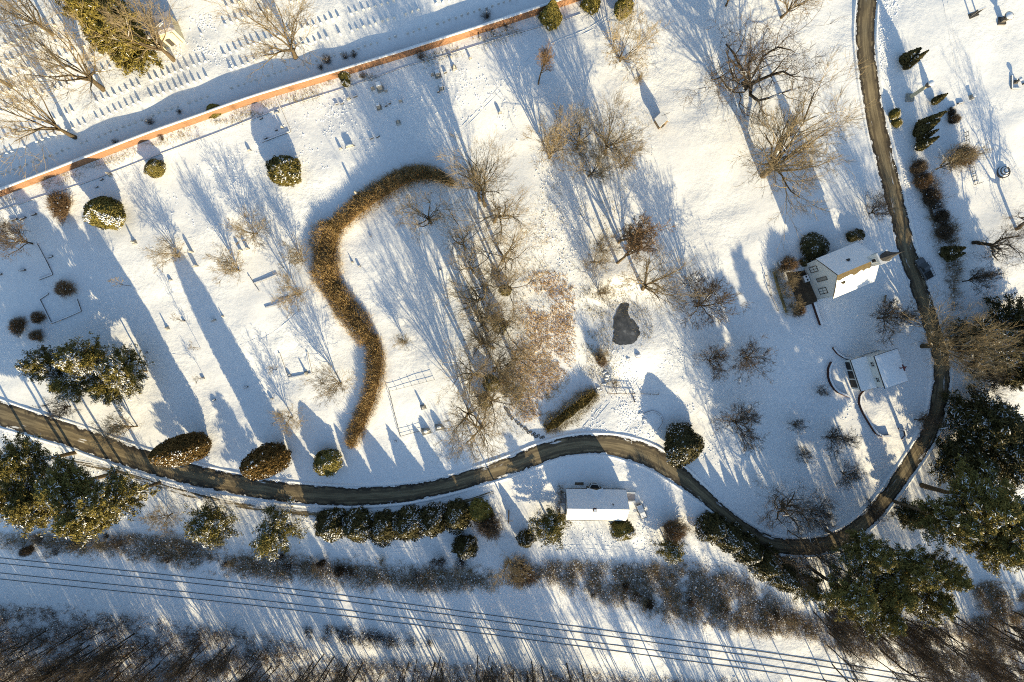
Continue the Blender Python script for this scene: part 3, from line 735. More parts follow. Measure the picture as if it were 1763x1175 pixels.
# crown-centre pixel, height, crown radius, prototype, name, description
EVER = [
    (85, 630, 12, 5.0, 'pine_snowy', 'pine_tree', "broad snowy pine forming the left part of the clump"), (150, 622, 14, 5.6, 'pine_snowy', 'pine_tree', "broad snowy pine in the middle of the clump"), (218, 640, 13, 5.4, 'pine_snowy', 'pine_tree', "broad snowy pine on the right of the clump"), (130, 662, 11, 5.4, 'pine', 'pine_tree', "olive pine on the sunny side of the clump"), (190, 668, 10, 5.0, 'pine', 'pine_tree', "low olive pine on the sunny side of the clump"),
    (30, 800, 20, 6.4, 'pine_tall', 'pine_tree', "open snowy pine at the left edge below the road"), (110, 840, 20, 7.4, 'pine_tall', 'pine_tree', "large open pine below the road"), (185, 862, 22, 7, 'pine_tall', 'pine_tree', "open pine with tiered limbs below the road"), (55, 872, 20, 7, 'pine_tall', 'pine_tree', "olive pine near the lower left edge"), (145, 895, 23, 6.4, 'pine_tall', 'pine_tree', "olive pine on the sunny lower side"), (-5, 860, 20, 6.4, 'pine_tall', 'pine_tree', "olive pine cut by the left edge"),
    (362, 905, 11, 6.4, 'pine', 'pine_tree', "round open pine beside the railway brush"), (472, 920, 11, 6.6, 'pine', 'pine_tree', "round open pine, snow between its limbs"),
    (565, 907, 8.5, 4.6, 'cone', 'evergreen_tree', "dark evergreen at the left end of the roadside row"), (612, 910, 8.5, 4.6, 'cone', 'evergreen_tree', "dark evergreen second in the roadside row"), (656, 912, 8, 4.4, 'cone', 'evergreen_tree', "dark evergreen third in the roadside row"), (700, 908, 8.5, 4.6, 'cone', 'evergreen_tree', "dark evergreen fourth in the roadside row"), (743, 902, 8, 4.4, 'cone', 'evergreen_tree', "dark evergreen fifth in the roadside row"), (784, 892, 8, 4.2, 'cone', 'evergreen_tree', "dark evergreen sixth in the roadside row"), (825, 884, 6, 3.4, 'cedar', 'evergreen_tree', "yellow-green evergreen ending the roadside row"),
    (799, 945, 6.5, 3.4, 'cone', 'evergreen_tree', "dark pointed evergreen standing alone"), (948, 908, 8, 5.4, 'pine', 'evergreen_tree', "ragged evergreen against the gable end"), (905, 932, 5, 2.4, 'cone', 'evergreen_tree', "small evergreen left of the ragged one"), (1072, 914, 4.5, 2.8, 'yew_snowy', 'evergreen_shrub', "round snow-flecked evergreen"), (1157, 948, 8, 3.8, 'pine', 'evergreen_tree', "feathery small pine"), (1162, 915, 6, 3.0, 'brown_bush', 'brown_shrub', "brown leafless shrub above the feathery pine"),
    (1232, 912, 8, 4.0, 'cone', 'evergreen_tree', "dark evergreen at the upper end of the slanting row"), (1262, 930, 8, 4.0, 'cone', 'evergreen_tree', "dark evergreen second in the slanting row"), (1293, 950, 8, 4.2, 'cone', 'evergreen_tree', "dark evergreen third in the slanting row"), (1325, 972, 8.5, 4.4, 'cone', 'evergreen_tree', "dark evergreen fourth in the slanting row"), (1358, 995, 9, 4.4, 'cone', 'evergreen_tree', "dark evergreen fifth in the slanting row"), (1392, 1012, 10, 4.4, 'pine', 'evergreen_tree', "dark open evergreen at the lower end of the slanting row"),
    (1178, 767, 6, 4.6, 'holly', 'holly_tree', "big round glossy dark holly"), (563, 797, 5, 3.2, 'yew', 'evergreen_shrub', "small round evergreen"), (488, 293, 5, 3.6, 'yew', 'yew_tree', "round dark yew alone on open snow"), (178, 367, 7, 4.2, 'yew_snowy', 'yew_tree', "oval yew flecked with snow"), (266, 290, 3.4, 2.1, 'yew', 'evergreen_shrub', "small dark evergreen shrub"),
    (310, 775, 18, 3.4, 'column', 'arborvitae_tree', "left of two tall bronze-green column trees"), (455, 796, 17, 3.5, 'column', 'arborvitae_tree', "right of two tall bronze-green column trees"),
    (950, 22, 7, 2.6, 'cedar', 'cedar_tree', "green cedar touching the brick wall"), (1020, -2, 6.5, 2.2, 'cedar', 'cedar_tree', "green cedar at the top edge"), (1076, 4, 7, 2.4, 'cedar', 'cedar_tree', "green cedar at the top edge"), (366, 190, 1.8, 2.0, 'cedar', 'evergreen_shrub', "low green shrub against the brick wall"),
    (190, 50, 19, 6.4, 'pine_olive', 'spruce_tree', "massive olive conifer among the headstones"), (140, -10, 19, 6.0, 'pine_olive', 'spruce_tree', "olive conifer leaning out of the top edge"),
    (1708, 735, 14, 8, 'pine_dark', 'pine_tree', "very dark broad pine right of the road"), (1665, 800, 12, 6.5, 'pine_dark', 'pine_tree', "dark pine with shaded snow below it"), (1750, 790, 17, 8, 'pine_dark', 'pine_tree', "dark pine cut by the right edge"), (1700, 870, 23, 8, 'pine_tall', 'pine_tree', "large olive pine right of the road"), (1640, 900, 22, 6.2, 'pine_tall', 'pine_tree', "olive pine with long bare trunks beside it"), (1750, 900, 22, 8, 'pine_tall', 'pine_tree', "olive pine cut by the right edge"), (1720, 945, 21, 6, 'pine_tall', 'pine_tree', "ragged olive pine on the sunny slope"), (1575, 890, 9, 3.6, 'pine_dark', 'pine_tree', "small dark pine beside the road"),
    (1735, 600, 14, 6.5, 'pine_dark', 'pine_tree', "dark evergreen behind the bare trees"), (1690, 580, 12, 5, 'pine_dark', 'pine_tree', "brown-dark evergreen beside the road"), (1770, 560, 14, 6, 'pine_dark', 'pine_tree', "dark evergreen at the right edge"), (1760, 640, 13, 5, 'pine_dark', 'pine_tree', "dark evergreen low at the right edge"),
    (1500, 955, 21, 5.4, 'pine_tall', 'pine_tree', "brownish pine below the road"), (1470, 1030, 23, 5.8, 'pine_tall', 'pine_tree', "olive pine at the railway end of the belt"), (1540, 1020, 21, 6.2, 'pine_tall', 'pine_tree', "olive pine in the middle of the belt"), (1600, 1030, 21, 6, 'pine_tall', 'pine_tree', "olive pine at the right of the belt"), (1570, 980, 23, 5.4, 'pine_tall', 'pine_tree', "olive pine in the upper belt"), (1625, 990, 22, 4.8, 'pine_tall', 'pine_tree', "yellowish pine at the tip of the belt"), (1520, 1060, 21, 4.8, 'pine_tall', 'pine_tree', "low olive pine under the belt"),
    (1566, 98, 5, 1.4, 'spire', 'cypress_tree', "stout dark cypress with a forked tip"), (1573, 106, 6.5, .9, 'spire', 'cypress_tree', "slim dark cypress"),
    (1598, 210, 7.5, 1.3, 'spire', 'cypress_tree', "tallest dark cypress of the clump"), (1592, 222, 6.5, 1.3, 'spire', 'cypress_tree', "dark cypress in the middle of the clump"), (1594, 235, 5.5, .9, 'spire', 'cypress_tree', "thin dark cypress in the clump"), (1593, 248, 6, 1.1, 'spire', 'cypress_tree', "separate cypress below the clump"), (1616, 171, 3.8, .9, 'spire', 'cypress_tree', "short dark cypress"),
    (1637, 433, 6, 1.4, 'spire', 'cypress_tree', "black cypress of the roadside pair"), (1641, 441, 5, 1.1, 'spire', 'cypress_tree', "shorter black cypress of the roadside pair"), (1542, 196, 2.2, 1.2, 'yew_snowy', 'evergreen_shrub', "little snow-capped shrub"), (1545, 210, 1.6, 1.2, 'yew_snowy', 'evergreen_shrub', "low snow-buried shrub"),
    (1403, 424, 2.4, 2.9, 'holly', 'evergreen_shrub', "wide dark shrub against the north side"), (1468, 408, 2, 1.2, 'holly', 'evergreen_shrub', "small round shrub by the north eave"), (1480, 404, 2, 1.2, 'holly', 'evergreen_shrub', "second small round shrub by the north eave"), (1386, 452, 1.8, 1.0, 'holly', 'evergreen_shrub', "small dark corner shrub"), (1397, 445, 1.6, .9, 'holly', 'evergreen_shrub', "small dark shrub under the wide one"), (1360, 456, 3.2, 2.2, 'brown_bush', 'brown_shrub', "rusty shrub at the corner"), (1378, 535, 2.2, 1.6, 'brown_bush', 'brown_shrub', "rusty shrub beside the yard wall"),
    (100, 352, 3.2, 3.4, 'brown_bush', 'brown_shrub', "large hazy brown shrub below the brick wall"), (108, 497, 2.4, 2.3, 'brown_bush', 'brown_shrub', "round brown shrub above the kerbed square"), (28, 562, 2.2, 2.3, 'brown_bush', 'brown_shrub', "larger brown twiggy shrub near the left edge"), (62, 547, 1.8, 1.7, 'brown_bush', 'brown_shrub', "small brown shrub"), (60, 579, 1.8, 1.7, 'brown_bush', 'brown_shrub', "lower small brown twiggy shrub"),
    (1583, 287, 3, 2.1, 'dark_bush', 'dark_shrub', "dark brown shrub beside the road"), (1592, 312, 3, 2.0, 'brown_bush', 'brown_shrub', "brown shrub beside the road"), (1606, 338, 3, 2.2, 'dark_bush', 'dark_shrub', "snowy dark shrub beside the road"), (1622, 372, 3, 1.9, 'dark_bush', 'dark_shrub', "dark shrub above the tomb"), (1629, 400, 3, 1.9, 'dark_bush', 'dark_shrub', "dark shrub above the cypress pair"), (1612, 356, 2.6, 1.8, 'sprig', 'dark_shrub', "dark shrub at the tomb"),
    (1663, 268, 4, 2.8, 'brown_bush', 'brown_shrub', "purple-brown round shrub by the iron fence"), (1645, 205, 2, 1.4, 'dark_bush', 'dark_shrub', "low dark shrub in snow"), (1640, 193, 1.2, 1.0, 'dark_bush', 'dark_shrub', "tiny dark shrub in snow"),
    (840, 905, 4, 3.4, 'brown_bush', 'brown_shrub', "brown shrub left of the pole"), (900, 990, 3, 4, 'brown_bush', 'brown_shrub', "brown shrub above the tracks"), (592, 130, 2.0, 1.3, 'yew_snowy', 'evergreen_shrub', "snowy shrub at the foot of the brick wall"), (595, 142, 1.6, 1.1, 'yew_snowy', 'evergreen_shrub', "low snowy shrub below the wall shrub"),
    (1035, 622, 2.6, 1.6, 'brown_bush', 'brown_shrub', "tufty shrub on the bank"), 
    (860, 560, 3, 2, 'yew', 'evergreen_shrub', "green shrub among the grove stems"), (845, 660, 3, 2, 'yew', 'evergreen_shrub', "green shrub low in the grove"), (835, 690, 2.6, 1.8, 'yew', 'evergreen_shrub', "green shrub under the big bare tree"), (870, 500, 2.6, 1.4, 'yew', 'evergreen_shrub', "little green shrub in the grove"),
]
for k in range(14):
    x = 225 + k * 16 + R.uniform(-6, 6); y = 247 - (x - 255) * .34 + R.uniform(-10, -6)
for x, y, h, r, pr, nm, d in EVER:
    hc = h * (.74 if pr == 'pine_tall' else .42 if pr in ('cone', 'cedar', 'spire') else .5)
    if pr in ('brown_bush', 'dark_bush'): hc = h * .6
    pend(plant(pr, nm, base_of(x, y, hc), h, r), d, x, y, "tree" if nm.endswith("tree") else "shrub", "evergreens and shrubs")
# weeds and little bushes along both sides of the brick wall
for x, y, r in ((92, 345, 1.0), (200, 246, .9), (260, 212, 1.2), (310, 194, .8), (565, 107, 1.6), (595, 100, 1.1), (610, 97, 1.1), (838, 30, 1.5), (280, 240, 1.0), (625, 133, .9), (870, 45, 1.1), (840, 52, 1.2), (725, 100, 1.4), (553, 118, .9)):
    pend(plant('sprig', "dark_shrub", P(x, y), r * 1.2, r), "scrubby dark weed bush by the wall", x, y, "shrub", "weed bushes by the brick wall")

# ------------------------------------------------------------------ hedges
def hedge(px, h, mat, n, label, spread=.35, core='twig_brown'):
    cl = spline(px, .8); pts = []
    for i, (x, y, w) in enumerate(cl):
        a, b = cl[max(i - 1, 0)], cl[min(i + 1, len(cl) - 1)]
        pa, pb = P(a[0], a[1]), P(b[0], b[1]); d = (pb - pa); d.z = 0; d.normalize()
        pts.append((P(x, y), Vector((-d.y, d.x, 0)), w * .124 / 2))
    o0 = pts[len(pts) // 2][0]; mb = MB()
    rng = random.Random(len(px) * 7 + n); lp = lump(n)
    hh = [h * (1 + .22 * lp(Vector((i * .11, i * .07, .3)))) for i in range(len(pts))]
    ns = 7; vs = []; fs = []
    for i, (c, nn, w) in enumerate(pts):
        e = min(1, min(i, len(pts) - 1 - i) / 2.0 + .3)
        for j in range(ns):
            a = math.pi * j / (ns - 1); q = c + nn * (math.cos(a) * w * .58 * e)
            vs.append(Vector((q.x, q.y, c.z - .2 + math.sin(a) * hh[i] * .62 * e)) - o0)
    for i in range(len(pts) - 1):
        for j in range(ns - 1): fs.append((i * ns + j, i * ns + j + 1, (i + 1) * ns + j + 1, (i + 1) * ns + j))
    mb.add(vs, fs, 1)
    for k in range(n):
        i = rng.randrange(len(pts)); c, nn, w = pts[i]; e = min(1, min(i, len(pts) - 1 - i) / 1.6 + .55)
        s = rng.uniform(-1, 1); s = math.copysign(abs(s) ** .8, s)
        lm = 1 + .28 * lp(Vector((i * .19, s * 1.2, 1.7)))
        q = c + nn * (s * w * e * lm) + Vector((rng.gauss(0, .42), rng.gauss(0, .42), 0))
        top = hh[i] * math.sqrt(max(.06, 1 - (s * .95) ** 2)) * e * lm
        z = top * rng.uniform(.35, 1.0)
        d = Vector((nn.x * s, nn.y * s, 0)) * rng.uniform(.1, .5) + Vector((rng.gauss(0, spread), rng.gauss(0, spread), rng.uniform(.35, .95)))
        mb.blade(Vector((q.x, q.y, c.z + z - .15)) - o0, d * rng.uniform(.5, 1.15), rng.uniform(.014, .042), 0)
    o = mb.build("hedge", [mat, core]); o.location = o0
    return tag(o, label, "hedge")
HG = "strands of the curved brown hedge"
for px, h, n, lab in (([(778, 318, 8), (765, 310, 14), (740, 302, 26), (705, 305, 32), (672, 322, 34), (640, 342, 36), (612, 363, 36), (590, 384, 34), (577, 396, 26)], 2.5, 24000, "upper arm of the curved brown beech hedge, darker under a bare tree"),
                      ([(574, 388, 34), (568, 404, 52), (563, 425, 58), (562, 450, 50), (567, 485, 42), (585, 515, 42), (606, 545, 42), (626, 572, 38), (638, 588, 30)], 2.4, 28000, "broad middle stretch of the curved brown hedge, left of the grove"),
                      ([(642, 583, 22), (647, 605, 30), (649, 635, 29), (644, 665, 28), (636, 692, 30), (624, 720, 30), (613, 748, 25), (606, 766, 12)], 2.1, 20000, "lower tail of the curved brown hedge ending above the road")):
    tag(hedge(px, h, 'beech', n, lab), group=HG)
hedge([(942, 738, 26), (956, 729, 36), (968, 720, 28), (980, 711, 36), (992, 702, 28), (1004, 693, 34), (1014, 685, 26), (1023, 678, 20)], 1.7, 'hedge_green', 10000, "short bumpy green-brown hedge slanting above the road", .25, 'needle_dark')
hedge([(1332, 468, 8), (1338, 490, 10), (1346, 515, 10), (1354, 540, 8)], 1.1, 'weed', 900, "thin straw-coloured row of stalks along the church yard", .3, 'weed')

# ------------------------------------------------------------------ stuff: dry grass, thickets
def inside(x, y, poly):
    c = False; j = len(poly) - 1
    for i in range(len(poly)):
        xi, yi = poly[i]; xj, yj = poly[j]
        if (yi > y) != (yj > y) and x < (xj - xi) * (y - yi) / (yj - yi) + xi: c = not c
        j = i
    return c
def patch(name, poly, n, fn, mats, lump_cut=-.2, seed=1, soft=5.0):
    rng = random.Random(seed); mb = MB(); lp = lump(seed)
    x0, x1 = min(p[0] for p in poly), max(p[0] for p in poly); y0, y1 = min(p[1] for p in poly), max(p[1] for p in poly)
    o0 = P((x0 + x1) / 2, (y0 + y1) / 2); k = 0; tr = 0
    while k < n and tr < n * 40:
        tr += 1
        x, y = rng.uniform(x0, x1), rng.uniform(y0, y1)
        if not inside(x + rng.gauss(0, soft), y + rng.gauss(0, soft), poly): continue
        v = lp(Vector((x * .022, y * .022, .5))) + .5 * lp(Vector((y * .06, x * .06, 2.)))
        if v < lump_cut + rng.gauss(0, .25): continue
        k += 1; fn(mb, P(x, y) - o0, rng, v)
    o = mb.build(name, mats); o.location = o0
    return tag(o, kind='stuff')
def grass_fn(mb, p, rng, v):
    for _ in range(3):
        mb.blade(p + Vector((rng.gauss(0, .15), rng.gauss(0, .15), 0)), Vector((rng.gauss(-.14, .3), rng.gauss(.1, .3), rng.uniform(.10, .34))), rng.uniform(.025, .055), 0)
patch("dry_grass", [(922, 468), (960, 478), (990, 512), (992, 575), (985, 620), (965, 660), (945, 700), (915, 728), (886, 706), (880, 660), (886, 610), (902, 560), (908, 510)], 4900, grass_fn, ['grass_dry'], -.45, 91, 11.0)
patch("dry_grass", [(858, 630), (885, 640), (900, 690), (880, 700), (860, 670)], 700, grass_fn, ['weed'], -.2, 92)
def weed_fn(mb, p, rng, v):
    mb.blade(p, Vector((rng.gauss(0, .25), rng.gauss(0, .25), rng.uniform(.15, .5))), rng.uniform(.015, .035), 0)
    if rng.random() < .3: mb.blade(p, Vector((rng.gauss(0, .3), rng.gauss(0, .3), rng.uniform(.1, .3))), .03, 0)
patch("weeds", [(0, 344), (255, 246), (450, 178), (600, 133), (740, 90), (890, 43), (960, 22), (975, 30), (890, 62), (740, 112), (600, 152), (480, 188), (255, 258), (0, 356)], 4200, weed_fn, ['weed'], .1, 93)
patch("weeds", [(990, 500), (1060, 490), (1110, 520), (1125, 570), (1110, 600), (1100, 575), (1085, 545), (1080, 520), (1065, 520), (1055, 550), (1050, 590), (1060, 600), (1060, 660), (1030, 690), (1010, 660), (1005, 600), (1020, 560)], 4200, weed_fn, ['weed'], -.1, 94, 8)
patch("weeds", [(740, 740), (850, 760), (880, 700), (900, 640), (880, 470), (960, 250), (1110, 180), (1130, 230), (1040, 480), (900, 760), (830, 800), (740, 790)], 4200, weed_fn, ['weed'], .05, 95, 10)
def clod_fn(mb, p, rng, v):
    s = rng.uniform(.10, .30); a = rng.uniform(0, 6.28); h = s * rng.uniform(.35, .75)
    ring = [p + Vector((math.cos(a + k * 1.257) * s * rng.uniform(.7, 1.2), math.sin(a + k * 1.257) * s * rng.uniform(.7, 1.2), -.06)) for k in range(5)]
    mb.add(ring + [p + Vector((rng.gauss(0, s * .2), rng.gauss(0, s * .2), h))], [(k, (k + 1) % 5, 5) for k in range(5)])
patch("snow_lumps", [(1508, 0), (1545, 0), (1530, 100), (1545, 200), (1560, 290), (1580, 360), (1600, 430), (1625, 520), (1605, 530), (1575, 400), (1550, 300), (1530, 200), (1512, 100)], 1500, clod_fn, ['snow'], -.6, 111)
patch("snow_lumps", [(1040, 600), (1080, 600), (1110, 700), (1135, 770), (1090, 755), (1030, 745), (1000, 735), (1040, 690)], 900, clod_fn, ['snow'], -.5, 112)
patch("snow_lumps", [(960, 895), (1130, 895), (1200, 950), (1300, 1000), (1280, 1010), (1150, 960), (930, 955), (930, 920)], 800, clod_fn, ['snow'], -.4, 113)
patch("snow_lumps", [(260, 60), (360, 20), (380, 60), (400, 120), (330, 90), (280, 100)], 400, clod_fn, ['snow'], -.3, 114)
patch("snow_lumps", [(0, 742), (255, 822), (430, 880), (600, 895), (800, 860), (800, 872), (600, 915), (400, 900), (200, 840), (0, 770)], 800, clod_fn, ['snow'], -.4, 115)
patch("snow_lumps", [(1120, 600), (1400, 560), (1480, 700), (1470, 830), (1330, 880), (1230, 830), (1130, 720)], 1700, clod_fn, ['snow'], .1, 117)
patch("snow_lumps", [(560, 170), (900, 90), (880, 260), (600, 280), (300, 420), (200, 380)], 1200, clod_fn, ['snow'], .25, 118)
patch("snow_lumps", [(920, 250), (1000, 330), (1000, 480), (940, 470), (930, 380)], 500, clod_fn, ['snow'], -.1, 116)
def brush_fn(mb, p, rng, v):
    h = rng.uniform(.6, 1.7) * (1 + .3 * v)
    for _ in range(6):
        d = Vector((rng.gauss(0, .45), rng.gauss(0, .45), rng.uniform(.4, 1.0))) * h
        q = p + Vector((rng.gauss(0, .3), rng.gauss(0, .3), 0))
        mb.blade(q, d, rng.uniform(.015, .04), 0 if rng.random() < .6 else 1)
        mb.blade(q + d * .6, Vector((rng.gauss(0, .4), rng.gauss(0, .4), rng.uniform(0, .4))) * h * .6, .018, 1)
    if rng.random() < .5:
        c = p + Vector((rng.gauss(0, .3), rng.gauss(0, .3), h * rng.uniform(.2, .55))); s = rng.uniform(.08, .3)
        a = rng.uniform(0, 6.28); u = Vector((math.cos(a), math.sin(a), rng.gauss(0, .25))) * s; w = Vector((-math.sin(a), math.cos(a), rng.gauss(0, .25))) * s * .6
        top = c + Vector((0, 0, s * .45)); ring = [c - u - w * .4, c + u * .3 - w, c + u + w * .3, c - u * .2 + w]
        mb.add(ring + [top], [(0, 1, 4), (1, 2, 4), (2, 3, 4), (3, 0, 4), (3, 2, 1, 0)], 2)
_r = random.Random(9)
for k in range(44):
    x = _r.uniform(20, 1400); y = 928 + max(0, x - 150) * .07 + (20 if x > 900 else 0) + max(0, x - 1150) * .16 + _r.uniform(-14, 26)
    pr = _r.choice(['sprig', 'small', 'small', 'sapling', 'sprig', 'small_dark', 'dark_bush'])
    h = _r.uniform(2, 4.5); o = plant(pr, "brush_sapling", P(x, y), h, h * _r.uniform(.4, .7))
    tag(o, "scrubby bare sapling in the brush between cottage and railway", "shrub", "bare saplings in the railway brush")
M['brush'] = varied('brush_twigs', (.19, .125, .065), (.42, .30, .17), .25, .95, .05, None, True)
BM = ['brush', 'twig', 'snow']
patch("undergrowth", [(0, 918), (120, 928), (230, 922), (300, 925), (420, 955), (640, 975), (840, 985), (860, 1020), (700, 1012), (560, 1002), (400, 985), (200, 950), (60, 940), (0, 935)], 4400, brush_fn, BM, -.8, 101, 7)
patch("undergrowth", [(860, 985), (920, 975), (1000, 965), (1080, 975), (1180, 975), (1290, 1000), (1350, 1050), (1440, 1085), (1400, 1100), (1290, 1085), (1200, 1070), (1100, 1050), (1010, 1020), (950, 1000)], 5200, brush_fn, BM, -1.0, 102, 9)
patch("undergrowth", [(1340, 1060), (1440, 1070), (1560, 1080), (1700, 1060), (1800, 1060), (1800, 1200), (1640, 1200), (1560, 1150), (1420, 1115)], 3600, brush_fn, BM, -.6, 103)
patch("undergrowth", [(1670, 1010), (1700, 1000), (1770, 1020), (1790, 1065), (1700, 1070)], 700, brush_fn, BM, -.4, 104)
patch("undergrowth", [(500, 1078), (560, 1080), (640, 1090), (700, 1095), (760, 1105), (740, 1115), (620, 1108), (540, 1100)], 420, brush_fn, ['twig_dark', 'twig_dark', 'snow'], -.1, 105)
patch("undergrowth", [(-60, 1040), (120, 1052), (330, 1075), (480, 1100), (560, 1130), (900, 1150), (1100, 1165), (1350, 1185), (1350, 1240), (-60, 1240)], 12500, brush_fn, ['twig_brown', 'twig_dark', 'snow'], -.8, 106)
patch("undergrowth", [(1560, 270), (1580, 265), (1610, 310), (1640, 380), (1650, 440), (1660, 520), (1640, 540), (1620, 430), (1590, 350)], 500, brush_fn, BM, -.1, 107)
patch("mulch_twigs", [(960, 838), (972, 836), (973, 895), (966, 912), (960, 880)], 110, brush_fn, BM, -.6, 108)

# ------------------------------------------------------------------ brick wall
def brick_wall():
    base = [(-90, 377), (0, 340), (128, 291), (255, 242), (352, 208), (450, 174), (600, 129), (740, 86), (890, 38), (1010, -2), (1100, -32)]
    cl = [P(x, y) for x, y in spline(base, 2.0)]
    h, th = 2.2, .45; o0 = cl[len(cl) // 2]
    t = thing("brick_wall", "long orange brick wall with a snowy top across the upper left", "wall", o0)
    vs, fs, uv = [], [], []; cap = MB(); al = 0
    tops = []
    for i, c in enumerate(cl):
        a, b = cl[max(i - 1, 0)], cl[min(i + 1, len(cl) - 1)]
        d = (b - a); d.z = 0; d.normalize(); n = Vector((-d.y, d.x, 0))
        if i: al += (c - cl[i - 1]).length
        s, q = c - o0, c + n * th - o0; zt = c.z - o0.z + h
        vs += [(s.x, s.y, s.z - .6), (s.x, s.y, zt), (q.x, q.y, zt), (q.x, q.y, s.z - .6)]
        uv += [(al, 0), (al, h + .6), (al, h + 1), (al, 2 * h + 1.6)]
        tops.append((s, q, zt, n))
    for i in range(len(cl) - 1):
        for j in range(3): fs.append((4 * i + j, 4 * i + 4 + j, 4 * i + 5 + j, 4 * i + 1 + j))
    me = bpy.data.meshes.new("brickwork"); me.from_pydata(vs, [], fs); ul = me.uv_layers.new(name="uv")
    for l in me.loops: ul.data[l.index].uv = uv[l.vertex_index]
    me.materials.append(M['brick']); me.update(); link("brickwork", me, t)
    cv, cf = [], []
    for i, (s, q, zt, n) in enumerate(tops):
        w = .05 + R.uniform(-.03, .05); hh = .16 + R.uniform(0, .06)
        a, b = s - n * w, q + n * w
        m1, m2 = s.lerp(q, .3), s.lerp(q, .7)
        cv += [(a.x, a.y, zt + .003), (a.x, a.y, zt + hh * .6), (m1.x, m1.y, zt + hh), (m2.x, m2.y, zt + hh), (b.x, b.y, zt + hh * .6), (b.x, b.y, zt + .003)]
    for i in range(len(tops) - 1):
        for j in range(5): cf.append((6 * i + j, 6 * i + 6 + j, 6 * i + 7 + j, 6 * i + 1 + j))
    cap.add(cv, cf); cap.build("snow_cap", 'snow', t)
brick_wall()
WALL = [(-90, 377), (0, 340), (128, 291), (255, 242), (352, 208), (450, 174), (600, 129), (740, 86), (890, 38), (1010, -2), (1100, -32)]
def wall_y(x):
    for (a, b), (c, d) in zip(WALL, WALL[1:]):
        if a <= x <= c: return b + (d - b) * (x - a) / (c - a)

# ------------------------------------------------------------------ the rows of white headstones
hs = MB()
prof = [(-.26, -.3), (.26, -.3), (.26, .52), (.2, .62), (.1, .70), (0, .74), (-.1, .70), (-.2, .62), (-.26, .52)]
hs.prism([(x, -.07, z) for x, z in prof], (0, 0, 0), (0, .14, 0), 0)
hs.add([(-.2, -.075, .64), (0, -.075, .77), (.2, -.075, .64), (.2, .075, .64), (0, .075, .77), (-.2, .075, .64)], [(0, 1, 4, 5), (1, 2, 3, 4)], 1)
HS = hs.mesh("headstone", ['marble', 'snow'])
def headstones():
    rows = [(-37, 5, 895, "nearest the brick wall"), (-69, 3, 792, "second from the brick wall"), (-97, 2, 705, "third from the brick wall"), (-146, 4, 520, "fourth from the brick wall"),
            (-175, 8, 448, "fifth from the brick wall"), (-199, 2, 175, "sixth from the brick wall"), (-226, 4, 140, "seventh from the brick wall"), (-256, 2, 100, "eighth from the brick wall")]
    gaps = [(158, 170), (259, 269), (369, 398), (452, 460), (500, 512), (598, 610), (692, 703), (746, 756), (812, 820)]
    rg = random.Random(77); n = 0
    rz = math.atan2(.34, 1)
    for k, (dy, x0, x1, lab) in enumerate(rows):
        x = x0
        while x < x1:
            step = 10.4
            hit = False
            for a, b in gaps:
                sh = -dy * .12
                if a - sh < x < b - sh: hit = True
            if k in (3, 4) and 218 < x < 345: hit = True
            if k >= 3 and 195 < x < 330: hit = True
            y = wall_y(x) + dy * (1 + .00008 * x)
            if not hit and y > -6 and n < 300 and rg.random() > .04:
                o = link("headstone", HS); o.location = P(x + rg.uniform(-.8, .8), y + rg.uniform(-.8, .8))
                o.rotation_euler = (rg.gauss(0, .04), rg.gauss(0, .03), rz + rg.gauss(0, .07)); s = rg.uniform(.8, 1.06); o.scale = (s * 1.1, s, s)
                tag(o, f"small white round-topped headstone in the row {lab}", "headstone", f"white headstones in the row {lab}"); n += 1
            x += step
headstones()

# ------------------------------------------------------------------ other gravestones and monuments
def g_tablet(w, h, t=.2):
    a = MB(); hw = w / 2
    pr = [(-hw, 0), (hw, 0), (hw, h * .8), (hw * .75, h * .93), (hw * .3, h), (-hw * .3, h), (-hw * .75, h * .93), (-hw, h * .8)]
    a.prism([(x, -t / 2, z) for x, z in pr], (0, 0, 0), (0, t, 0), 0)
    a.add([(-hw * .72, -t * .56, h * .97), (-hw * .3, -t * .56, h * 1.05), (hw * .3, -t * .56, h * 1.05), (hw * .72, -t * .56, h * .97), (hw * .72, t * .56, h * .97), (hw * .3, t * .56, h * 1.05), (-hw * .3, t * .56, h * 1.05), (-hw * .72, t * .56, h * .97)],
          [(0, 1, 6, 7), (1, 2, 5, 6), (2, 3, 4, 5)], 1)
    b = MB(); b.box((0, 0, -.1), (w * 1.3, t * 2.2, .36), 0); b.box((0, -t * .9, .1), (w * 1.2, t * .35, .05), 1)
    return [("tablet", a, ['stone', 'snow']), ("base", b, ['stone', 'snow'])]
def g_obelisk(w, h, t=None):
    a = MB(); a.box((0, 0, .35 + h * .42), (w * .62, w * .62, h * .84 - .0), 0, 0, .62); a.box((0, 0, .35 + h * .84 + .06), (w * .37, w * .37, .12), 0, 0, .1)
    b = MB(); b.box((0, 0, -.05), (w * 1.35, w * 1.35, .4), 0); b.box((0, 0, .25), (w, w, .2), 0); b.box((0, -w * .53, .2), (w * 1.2, w * .14, .06), 1)
    return [("shaft", a, ['stone']), ("base", b, ['stone', 'snow'])]
def g_pedestal(w, h, t=None):
    a = MB(); a.box((0, 0, h * .5), (w * .8, w * .8, h * .68), 0, 0, .92); a.box((0, 0, h * .88), (w, w, h * .1), 0); a.box((0, 0, h * .965), (w * .9, w * .9, h * .07), 1, 0, .7)
    b = MB(); b.box((0, 0, 0), (w * 1.3, w * 1.3, .36), 0)
    return [("block", a, ['stone', 'snow']), ("plinth", b, ['stone'])]
def g_low(w, h, t=.3):
    a = MB(); a.box((0, 0, h * .4), (w, t, h * 1.2), 0, 0, .9); a.box((0, 0, h * 1.03), (w * .86, t * .84, .1), 1, 0, .8)
    return [("stone", a, ['stone_dark', 'snow'])]
